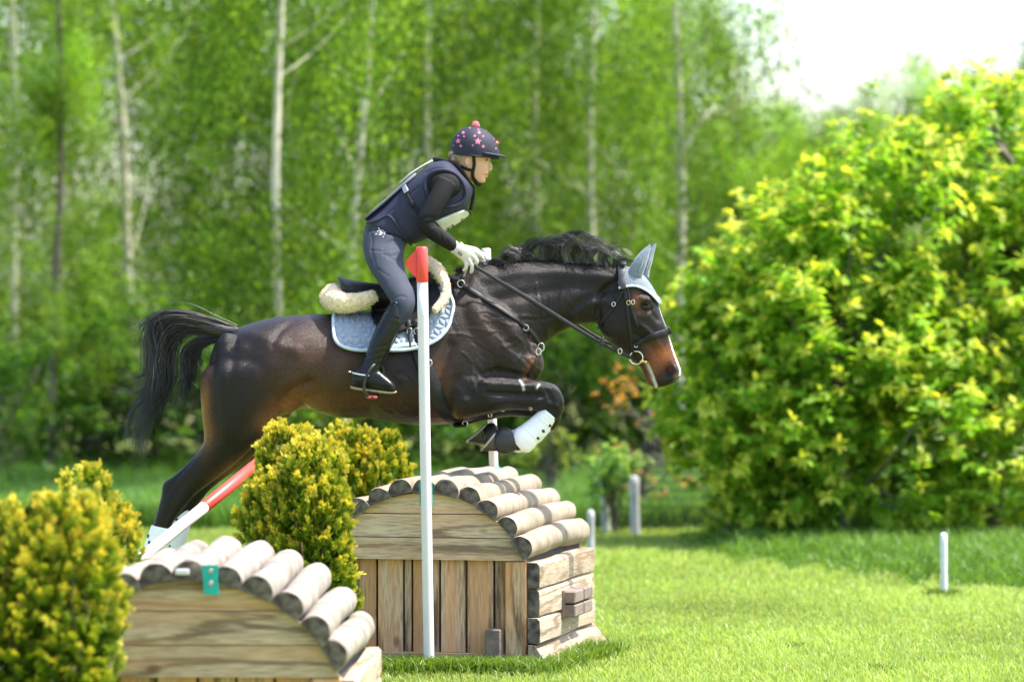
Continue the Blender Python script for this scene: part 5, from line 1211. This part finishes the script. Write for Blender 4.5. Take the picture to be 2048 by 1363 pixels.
brow = [ellip(P(978, 316.5, s*.03), (.010, .026, .007)) for s in (-1, 1)]
ears = [ellip(P(934.5, 322, s*.076), (.014, .011, .026), 12, 10, Matrix.Rotation(R(12), 3, 'Y')) for s in (-1, 1)]
neckp = chain([(898, 362, 0, .062), (915, 350, 0, .056), (930, 342, 0, .056), (940, 330, 0, .06)], 18)
tors = loft([(738, 452, 812, 488, .12, 0), (770, 420, 846, 468, .12, 0), (805, 385, 885, 446, .13, 0), (840, 355, 918, 415, .15, 0), (870, 340, 932, 385, .14, 0), (890, 340, 930, 370, .08, 0)], n=26)
def arm(s, k=0.0, dx=0, dy=0): return [(893+dx, 366+dy, s*.160, .052-k), (879+dx, 392+dy, s*.19, .050-k), (863+dx, 420+dy, s*.215, .046-k), (850+dx, 444+dy, s*.225, .043-k), (861+dx, 460+dy, s*.212, .041-k), (879+dx, 473+dy, s*.18, .038-k), (896+dx, 485+dy, s*.145, .033-k), (909+dx, 495+dy, s*.12, .027-k)]
FARM = dict(dx=6, dy=2)
def thigh(k, s):
    return loft([(730, 460, 812, 478, .13-k, s*.05), (725, 482, 812, 492, .125-k, s*.08), (727, 507, 808, 503, .105-k, s*.14), (738, 537, 808, 530, .088-k, s*.205), (757, 566, 816, 556, .078-k, s*.265), (771, 587, 827, 580, .070-k, s*.315), (781, 606, 830, 602, .063-k, s*.345), (783, 626, 824, 628, .056-k, s*.355), (772, 645, 806, 650, .050-k, s*.36)], n=26, p=2.1)
def calf(k, s): return chain([(798, 615, s*.35, .058-k), (784, 645, s*.36, .056-k), (768, 672, s*.368, .053-k), (756, 698, s*.375, .045-k), (746, 722, s*.38, .038-k), (738, 748, s*.385, .036-k), (755, 768, s*.39, .032-k), (775, 776, s*.395, .024-k)], 16)
LEG = lambda s: [(770, 480, s*.07, .055), (776, 510, s*.14, .055), (786, 550, s*.24, .055), (800, 588, s*.32, .048), (803, 612, s*.35, .043)]
body = [face, nose, neckp, tors]+alae+lips+chin+brow+ears+[chain(arm(-1, .010)), chain(arm(1, .010, **FARM)), chain(LEG(-1)), chain(LEG(1)), calf(.016, -1), calf(.016, 1)]
bv_, bf_, be_ = fuse(body, .0042, 2, -.2)
bx_ = to_px(bv_); bn_ = vnormals(bv_, bf_)
for poly, amp, wd in (([(974, 350.2), (966, 350.6)], -.0045, 1.5), ([(968, 321), (976, 321.5)], -.005, 3.2), ([(972, 341), (969, 350), (966, 354)], -.0012, 2), ([(936, 318), (937, 327)], -.004, 2.2)):
    bv_ = bv_+bn_*(amp*np.exp(-(segdist(bx_, np.array(poly, float))/wd)**2))[:, None]
lipm = np.exp(-(segdist(bx_, np.array([(974.5, 347.6), (967.5, 350), (972.5, 353)]))/2.0)**2)*(np.abs(bv_[:, 1]) < .03)
bl_ = np.exp(-(np.hypot(bx_[:, 0]-962, bx_[:, 1]-337)/9)**2)
bc = np.tile((.62, .345, .235), (len(bv_), 1)); bc = bc*(1-.3*bl_[:, None])+np.array((.66, .27, .19))*.3*bl_[:, None]; bc = bc*(1-.75*lipm[:, None])+np.array((.50, .13, .12))*.75*lipm[:, None]
eb = np.exp(-(segdist(bx_, np.array([(966, 316), (972, 313.8), (979, 315)]))/1.2)**2)*(bx_[:, 0] > 960); bc = bc*(1-.5*eb[:, None])+np.array((.2, .11, .06))*.5*eb[:, None]
M_skin = mat('skin', (1, 1, 1), rough=.48, spec=.4, attr=True, var=.05, vscale=30, sss=.12)
mk('body', bv_, bf_, M_skin, rd, col=bc)
SB = bvh(bv_, bf_)
M_eyew = mat('eye_white', (.7, .68, .66), rough=.15); M_iris = mat('iris', (.03, .022, .015), rough=.1)
for s in (-1, 1):
    c, n = hits([(971.8, 320.6)], SB, -.0018); c = c[0]; c[1] = c[1] if s < 0 else -c[1]
    ey = mk('eye', *ellip(c, (.012, .007, .0068)), M_eyew, rd)
    mk('iris', *ellip(c+np.array((.0035, s*.0042, .0005)), (.0062, .0040, .0064)), M_iris, ey)
    lid = [c+np.array((.013*math.cos(t), s*.0055, .0065*math.sin(t)+.0015)) for t in np.linspace(R(5), R(175), 9)]
    mk('lashes', *tube(lid, .0016, 5), M_iris, ey)
# clothes
arml = [fuse([chain(arm(-1)), ellip(P(889, 371, -.135), (.088, .060, .076))], .005, 4), fuse([chain(arm(1, **FARM)), ellip(P(889, 371, .135), (.088, .060, .076))], .005, 4)]
for v, f, e in arml:
    x = to_px(v); n = vnormals(v, f); wr = np.zeros(len(v))
    for poly in ([(842, 440), (852, 434), (866, 434)], [(846, 452), (858, 446), (868, 444)], [(852, 460), (862, 452), (872, 452)], [(880, 466), (884, 474), (882, 482)], [(894, 480), (899, 487), (896, 496)]):
        wr += -.0024*np.exp(-(segdist(x, np.array(poly, float))/2.6)**2)
    mk('sleeve', v+n*wr[:, None], f, M_sleeve, rd)
bv2, bf2, be2 = fuse([thigh(0, -1), thigh(0, 1), loft([(733, 442, 800, 462, .145, 0), (728, 460, 808, 478, .15, 0), (724, 484, 808, 496, .155, 0), (732, 508, 800, 510, .12, 0), (748, 525, 785, 525, .05, 0)], n=28)], .0055, 5)
x = to_px(bv2); n = vnormals(bv2, bf2); wr = np.zeros(len(bv2))
for poly, a_, w_ in (([(740, 452), (745, 480), (742, 510)], -.003, 1.8), ([(742, 500), (765, 502), (790, 498)], -.003, 2), ([(744, 500), (752, 535), (778, 553)], -.0025, 1.6), ([(800, 508), (780, 512), (768, 508)], -.004, 3), ([(806, 520), (790, 520), (778, 515)], -.003, 3), ([(785, 598), (800, 592), (812, 594)], -.0025, 2.5), ([(790, 480), (775, 486), (768, 496)], -.003, 3)):
    wr += a_*np.exp(-(segdist(x, np.array(poly, float))/w_)**2)
wr += .0015*np.sin(x[:, 0]*.16+x[:, 1]*.11)*np.sin(x[:, 1]*.07)
bv2 = bv2+n*wr[:, None]; mk('breeches', bv2, bf2, M_breech, rd); BB = bvh(bv2, bf2)
# embroidered crossed mark on the hip
for a, b in (((750, 469), (775, 463)), ((757, 455), (767, 475))): mk('hip_logo', *strap([a, b], .004, BB, .0008, .001, step=3), M_print, rd)
for a, b, c in (((754, 464), (757, 460), (758, 464)), ((762, 462), (764, 458.5), (767, 462)), ((757, 469), (760, 471), (762, 468)), ((767, 468), (770, 470), (769, 466))):
    mk('hip_logo', *strap([a, b, c], .0034, BB, .0008, .001, step=2), M_print, rd)
# body protector
vest = [loft([(727, 438, 806, 486, .150, 0), (738, 430, 826, 488, .152, 0), (765, 409, 852, 478, .150, 0), (800, 376, 893, 454, .162, 0), (838, 345, 928, 425, .182, 0), (862, 328, 944, 392, .182, 0), (884, 321, 945, 374, .150, 0), (902, 323, 938, 366, .085, 0), (908, 330, 930, 360, .05, 0)], n=34, sub=5, p=2.5)]
vv, vf, ve = fuse(vest, .006, 4)
x = to_px(vv); n = vnormals(vv, vf); wr = np.zeros(len(vv))
dh = np.hypot((x[:, 0]-890)/42, (x[:, 1]-377)/37); wr += -.016*np.clip(1.08-dh, 0, .25)/.25*(np.abs(vv[:, 1]) > .05)
for poly in ([(770, 432), (805, 402), (838, 372)], [(785, 430), (800, 455), (820, 485)], [(852, 345), (870, 337), (905, 335)]): wr += -.004*np.exp(-(segdist(x, np.array(poly, float))/2.0)**2)
vv = vv+n*wr[:, None]
up_ = np.clip((n[:, 2]-.25)*3, 0, 1)
cb = segdist(x, np.array([(727, 437), (765, 405), (805, 368), (840, 340)])) < 16
mk('body_protector', vv, vf, M_vest, rd); VB = bvh(vv, vf)
ap = [(890+41*math.cos(t)*(1+.06*math.sin(2*t)), 377+37*math.sin(t)+.10*41*math.cos(t)) for t in np.linspace(0, 2*math.pi, 40)]
q, nn = hits(ap[:-1], VB, .004); q = sm(np.vstack((q, q[:3])), 3)[1:-2]
mk('armhole_rim', *tube(q, .0085, 8, closed=True), M_vest, rd); mk('armhole_rim', *mirror(tube(q, .0085, 8, closed=True)), M_vest, rd)
he, hn = hits(resample(cr([(733, 446), (755, 441), (776, 430), (790, 445), (804, 468), (822, 489)], 5), 4), VB, .002); mk('hem', *tube(sm(he, 3), .006, 7), M_vest, rd); mk('hem', *mirror(tube(sm(he, 3), .006, 7)), M_vest, rd)
bk = [P(a, b, 0) for a, b in ((728, 436), (750, 418), (778, 394), (805, 370), (832, 347))]
bkn = np.tile((-.66, 0, .75), (len(bk), 1)); mk('back_panel', *ribbon(np.array(bk)-np.array((-.66, 0, .75))*.010, bkn, [.24, .23, .21, .19, .16], .012), M_vback_lit, rd)
bk = np.array([P(a, b, 0) for a, b in ((803, 369), (825, 350), (850, 334), (868, 324))]); mk('back_label', *ribbon(bk+np.array((-.66, 0, .75))*.007, np.tile((-.6, 0, .8), (4, 1)), [.13, .12, .11, .08], .006), M_bib, rd)
mk('collar', *tube(cr([P(868, 318, 0), P(888, 321, -.05), P(912, 330, -.078), P(928, 348, -.072), P(936, 364, -.02), P(936, 364, .02), P(928, 348, .072), P(912, 330, .078), P(888, 321, .05)], 4, True), .010, 8, closed=True), M_bk, rd)
sb_ = strap([(806, 370), (814, 388), (824, 408), (836, 424), (846, 436)], .016, VB, .003, .004, step=3); mk('side_strap', *sb_, M_bk, rd)
for (a, b), (c, d), m in (((809, 373), (815, 386), M_steel), ((820, 403), (828, 413), M_bk)): mk('buckle', *strap([(a, b), (c, d)], .026, VB, .006, .007, step=3), m, rd)
zp = [P(a, b, -.006) for a, b in ((938, 366), (947, 378), (946, 398), (941, 420))]; mk('front_zip', *tube(cr(zp, 4), .010, 7), M_bk, rd)
# white number bib under the arm
bm_, _r = patch(None, [(870, 441), (900, 428), (930, 417)], [(889, 463), (915, 447), (940, 429)], VB, .010, .003, 24, 10); mk('number_bib', *bm_, M_bib, rd); NB_ = bvh(*bm_)
for poly, w_ in (([(890, 460), (896, 455.5), (905, 450)], .007), ([(905, 449), (907, 455)], .007), ([(895, 455), (897.5, 460)], .007), ([(921, 440), (925, 436)], .004), ([(923, 441), (927, 438)], .003)): mk('bib_digit', *strap(poly, w_, NB_, .0006, .0012, step=2), M_ink, rd)
mk('bib_strap', *strap([(927, 415), (935, 421), (941, 430)], .014, VB, .014, .004, step=3), M_bk, rd)
# gloves: palm and five fingers closed on the rein
def glove(s, dx=0, dy=0):
    c = lambda pts, n=10: chain([(x+dx, y+dy, s*yy, r) for x, y, yy, r in pts], n, 4)
    palm = loft([(912+dx, 484+dy, 902+dx, 503+dy, .026, s*.12), (922+dx, 488+dy, 911+dx, 511+dy, .027, s*.125), (936+dx, 492+dy, 922+dx, 520+dy, .028, s*.13), (949+dx, 502+dy, 930+dx, 526+dy, .025, s*.132), (952+dx, 508+dy, 935+dx, 528+dy, .015, s*.13)], n=20)
    cuff = loft([(913+dx, 481+dy, 900+dx, 504+dy, .030, s*.118), (917+dx, 485+dy, 905+dx, 507+dy, .028, s*.12)], n=18)
    return [palm, cuff, c([(946, 502, .135, .0125), (956, 507, .138, .0115), (963, 513, .132, .0105), (967, 518.5, .12, .009)]), c([(945, 511, .145, .0125), (953, 521, .150, .0115), (951, 529, .140, .0105), (946, 532, .12, .009)]),
            c([(938, 518, .147, .0125), (944, 531, .152, .0115), (943.5, 541, .145, .0100), (941.5, 545, .135, .0085)]), c([(930, 520, .143, .0115), (933, 532, .147, .0105), (929.5, 538, .14, .0090), (927, 541, .13, .008)]),
            c([(924, 494, .11, .014), (938, 496, .10, .0125), (947, 500, .095, .0115), (954, 507, .095, .010)])]
for s, d in ((-1, (0, 0)), (1, (9, 2))):
    v, f, e = fuse(glove(s, *d), .0030, 2, -.2); mk('glove', v, f, M_glove, rd)
    if s < 0: GB = bvh(v, f)
lb = mk('glove_label', *strap([(917, 503.5), (923, 510.5)], .013, GB, .001, .0015, step=2), M_ink, rd); mk('label_text', *strap([(918.5, 505), (921.5, 509)], .003, GB, .0028, .0008, step=2), M_print, lb)
# boots
def rboot(s):
    top = loft([(788, 601, 797, 603, .014, s*.385), (780, 608, 801, 615, .036, s*.375), (771, 620, 806, 638, .060, s*.362), (760, 640, 800, 654, .062, s*.362), (746, 667, 791, 673, .060, s*.368), (735, 697, 779, 699, .053, s*.374), (726, 724, 766, 725, .046, s*.38), (716, 742, 760, 742, .042, s*.384), (712, 760, 755, 762, .036, s*.387)], n=24)
    foot = loft([(703, 748, 701, 775, .026, s*.385), (712, 740, 708, 778, .034, s*.386), (730, 736, 722, 780, .036, s*.388), (752, 738, 742, 782, .039, s*.39), (770, 749, 763, 784, .044, s*.393), (785, 762, 782, 785, .043, s*.396), (793, 772, 792, 783, .026, s*.397)], n=22)
    return fuse([top, foot], .0048, 3, -.2)
for s in (-1, 1):
    v, f, e = rboot(s)
    if s < 0:
        x = to_px(v); n = vnormals(v, f); wr = np.zeros(len(v))
        for poly in ([(730, 700), (748, 708), (770, 702)], [(728, 712), (745, 722), (768, 714)], [(722, 730), (742, 736), (760, 728)], [(737, 688), (755, 694), (775, 690)], [(704, 766), (740, 770), (792, 776)]): wr -= .0017*np.exp(-(segdist(x, np.array(poly, float))/2.0)**2)
        wr -= .003*np.exp(-(segdist(x, np.array([(772, 624), (787, 634), (804, 642)], float))/1.6)**2); v = v+n*wr[:, None]
    bt = mk('riding_boot', v, f, M_bootb, rd)
    if s < 0: mk('boot_top_edge', *strap([(771, 622), (780, 610), (791, 604), (799, 618), (805, 640)], .007, bvh(v, f), .0005, .003, step=2), M_bootb, bt)
    yk = s*.388
    sl_ = loft([(701, 770, 701, 776, .026, yk), (712, 773, 711, 779, .034, yk), (740, 777, 740, 783, .038, yk), (765, 780, 765, 786, .045, yk), (784, 782, 784, 787, .044, yk), (793, 781, 793, 785, .026, yk)], n=18, sub=3, p=3)
    mk('sole', *sl_, M_sole, bt)
    sp = [P(x, y, yk+s*b) for x, y, b in ((738, 751, .040), (722, 749, .041), (709, 746, .034), (702, 744, .0), (709, 746, -.034), (722, 749, -.041), (738, 751, -.04))]
    spu = mk('spur', *tube(cr(sp, 3), .0048, 7), M_metal, bt); mk('spur_neck', *tube([P(703, 744, yk), P(697, 742, yk)], .005, 7), M_metal, spu)
# stirrups
for s in (-1, 1):
    st = thing('stirrup', 'black stirrup iron with red rubber tread %s' % ('holding the near boot' if s < 0 else 'holding the boot hidden behind the horse'), 'stirrup', P(745, 790, s*.39), 'stirrups of the saddle')
    lp = [P(x, y, s*yy) for x, y, yy in ((757, 726, .385), (745, 732, .435), (733, 752, .448), (728, 772, .446), (732, 788, .436), (744, 792, .39), (756, 790, .342), (764, 770, .336), (766, 748, .342), (763, 732, .36))]
    mk('iron', *tube(cr(lp, 5, True), .0075, 8, closed=True), M_rubber, st)
    mk('tread', *loft([(728, 786, 729, 793, .02, s*.39), (736, 787, 736, 797, .05, s*.39), (752, 788, 752, 798, .05, s*.39), (760, 788, 760, 793, .02, s*.39)], n=14), M_rubber, st)
    for px in (740, 750): mk('red_insert', *ellip(P(px, 794, s*.438), (.011, .006, .006)), M_red, st)
    ls = [P(x, y, s*yy) for x, y, yy in ((802, 640, .30), (790, 670, .325), (776, 698, .345), (764, 722, .372), (757, 729, .385))]
    mk('stirrup_leather', *ribbon(cr(ls, 4), np.tile((.5, s*.8, .0), (17, 1)), .022, .004), M_leather, st)
# hair at the nape
rng = np.random.default_rng(29)
hg = [[P(926, 310, -.07), P(920, 318, -.072), P(914, 325, -.05), P(910, 330, -.02)], [P(918, 306, -.06), P(910, 314, -.06), P(906, 322, -.035), P(908, 330, .0)], [P(908, 300, -.04), P(902, 308, -.035), P(901, 318, -.01), P(906, 328, .01)], [P(903, 300, 0), P(899, 308, 0.01), P(899, 318, .02), P(905, 328, .02)]]
v, f = strands(hg, 200, .0045, .0019, rng); hv_, hf_ = v, f
v2, f2, _ = fuse([ellip(P(909, 318, 0), (.022, .062, .026)), ellip(P(918, 316, 0), (.022, .07, .02))], .004, 2)
mk('hair', np.vstack((hv_, v2)), np.vstack((hf_, f2+len(hv_))), M_hairb, rd)
# helmet
hel = thing('riding_helmet', 'navy helmet cover with pink stars and pink pompom on the rider', 'helmet', P(950, 300, 0))
nu, nv = 48, 22; rs = []
cx, cz = P(949.5, 303, 0)[0], P(949.5, 303, 0)[2]
for i in range(nv):
    a = (i/(nv-1))**.9*R(97); ring = []
    for j in range(nu):
        b = 2*math.pi*j/nu; X = .1225*math.sin(a)*math.cos(b); Y = .101*math.sin(a)*math.sin(b); Z = .125*math.cos(a)*(1 if a < 1.57 else 1.6)
        seam = 1-.012*math.exp(-((((b/(math.pi/3)+.5) % 1)-.5)*14)**2)*min(1, math.sin(a)*2)
        ring.append((cx+X*seam, Y*seam, cz+Z-.035*X/.1225*.35))
    rs.append(ring)
hv, hf = rings(np.array(rs)[::-1], caps=False); 
tp = len(hv); hv = np.vstack((hv, [(cx, 0, cz+.125)])); 
hf = [q for q in hf]; dome = mk('dome', hv, hf, M_helm, hel); HD = bvh(hv, hf)
rim_ = np.array(rs)[-1]; mk('dome_rim', *tube(rim_, .0045, 6, closed=True), M_helm, hel)
vis = []
for k, t in enumerate(np.linspace(R(-72), R(72), 25)):
    e = math.cos(t)**1.3; a = np.array((cx+.118*math.cos(t), .098*math.sin(t), cz-.006-.012*math.cos(t))); b = a+np.array((.040*e+.004, .010*math.sin(t), -.010*e-.022*(1-e)*0))
    vis.append([a+(0, 0, .005), a*.5+b*.5+(0, 0, .006), b+(0, 0, .002), b+(0, 0, -.004), a*.5+b*.5+(0, 0, -.002), a+(0, 0, -.004)])
mk('peak', *rings(np.array(vis)), M_helm, hel)
def star(px, py, r, rot):
    pts = []
    for k in range(10):
        a = R(rot)+math.pi*k/5; q = r*(1 if k % 2 == 0 else .45); pts.append((px+q*math.sin(a), py-q*math.cos(a)))
    return pts
for zx, zy, zr, ro in ((1253, 285, 38, 5), (1074, 282, 31, -5), (1097, 327, 19, 10), (1300, 332, 20, 0), (1224, 236, 17, 8), (1264, 206, 20, 0), (1120, 206, 21, -8), (1300, 240, 12, 0), (1127, 241, 12, 10), (1076, 235, 12, 0), (1206, 322, 12, 5), (1403, 262, 15, 0), (1424, 300, 28, 12), (1415, 350, 11, 0), (1033, 322, 9, 0), (1257, 179, 10, 0), (1330, 185, 11, 0), (1180, 165, 10, 0)):
    pp = star(680+zx/4.5425, 220+zy/4.5425, zr*.88/4.5425, ro); p_, n_ = hits(pp+[(680+zx/4.5425, 220+zy/4.5425)], HD, .0012)
    mk('star', p_, [(i, (i+1) % 10, 10) for i in range(10)], M_pink, hel, smooth=False)
rg = np.random.default_rng(3); pc = P(951.5, 250, 0); N = 500
d = nrm(rg.normal(size=(N, 3))); fz = []
pv, pf_ = ellip(pc, (.017, .014, .015), 14, 9); pv = pv+(pv-pc)*rg.uniform(-.05, .25, (len(pv), 1))
ln = [tube([pc+q*.010, pc+q*(.016+.005*rg.random())], [.0022, .0006], 3, caps=False) for q in d]
mk('pompom', *join((pv, pf_), *ln), M_pom, hel)
hst = [[(947, 308), (948, 320), (948, 332), (945, 346), (948, 358), (957, 366), (963, 366)], [(922, 331), (932, 337), (947, 341)]]
SB2 = SB
for poly, w_ in zip(hst, (.017, .015)):
    m = strap(poly, w_, SB2, .003, .004, step=2, smooth=4); mk('chin_strap', *m, M_bk, hel); mk('chin_strap', *mirror(m), M_bk, hel)
mk('chin_cup', *chain([(947, 352, -.04, .010), (952, 364, -.03, .012), (958, 369, -.0, .013), (952, 364, .03, .012), (947, 352, .04, .010)], 10, 4), M_bk, hel)
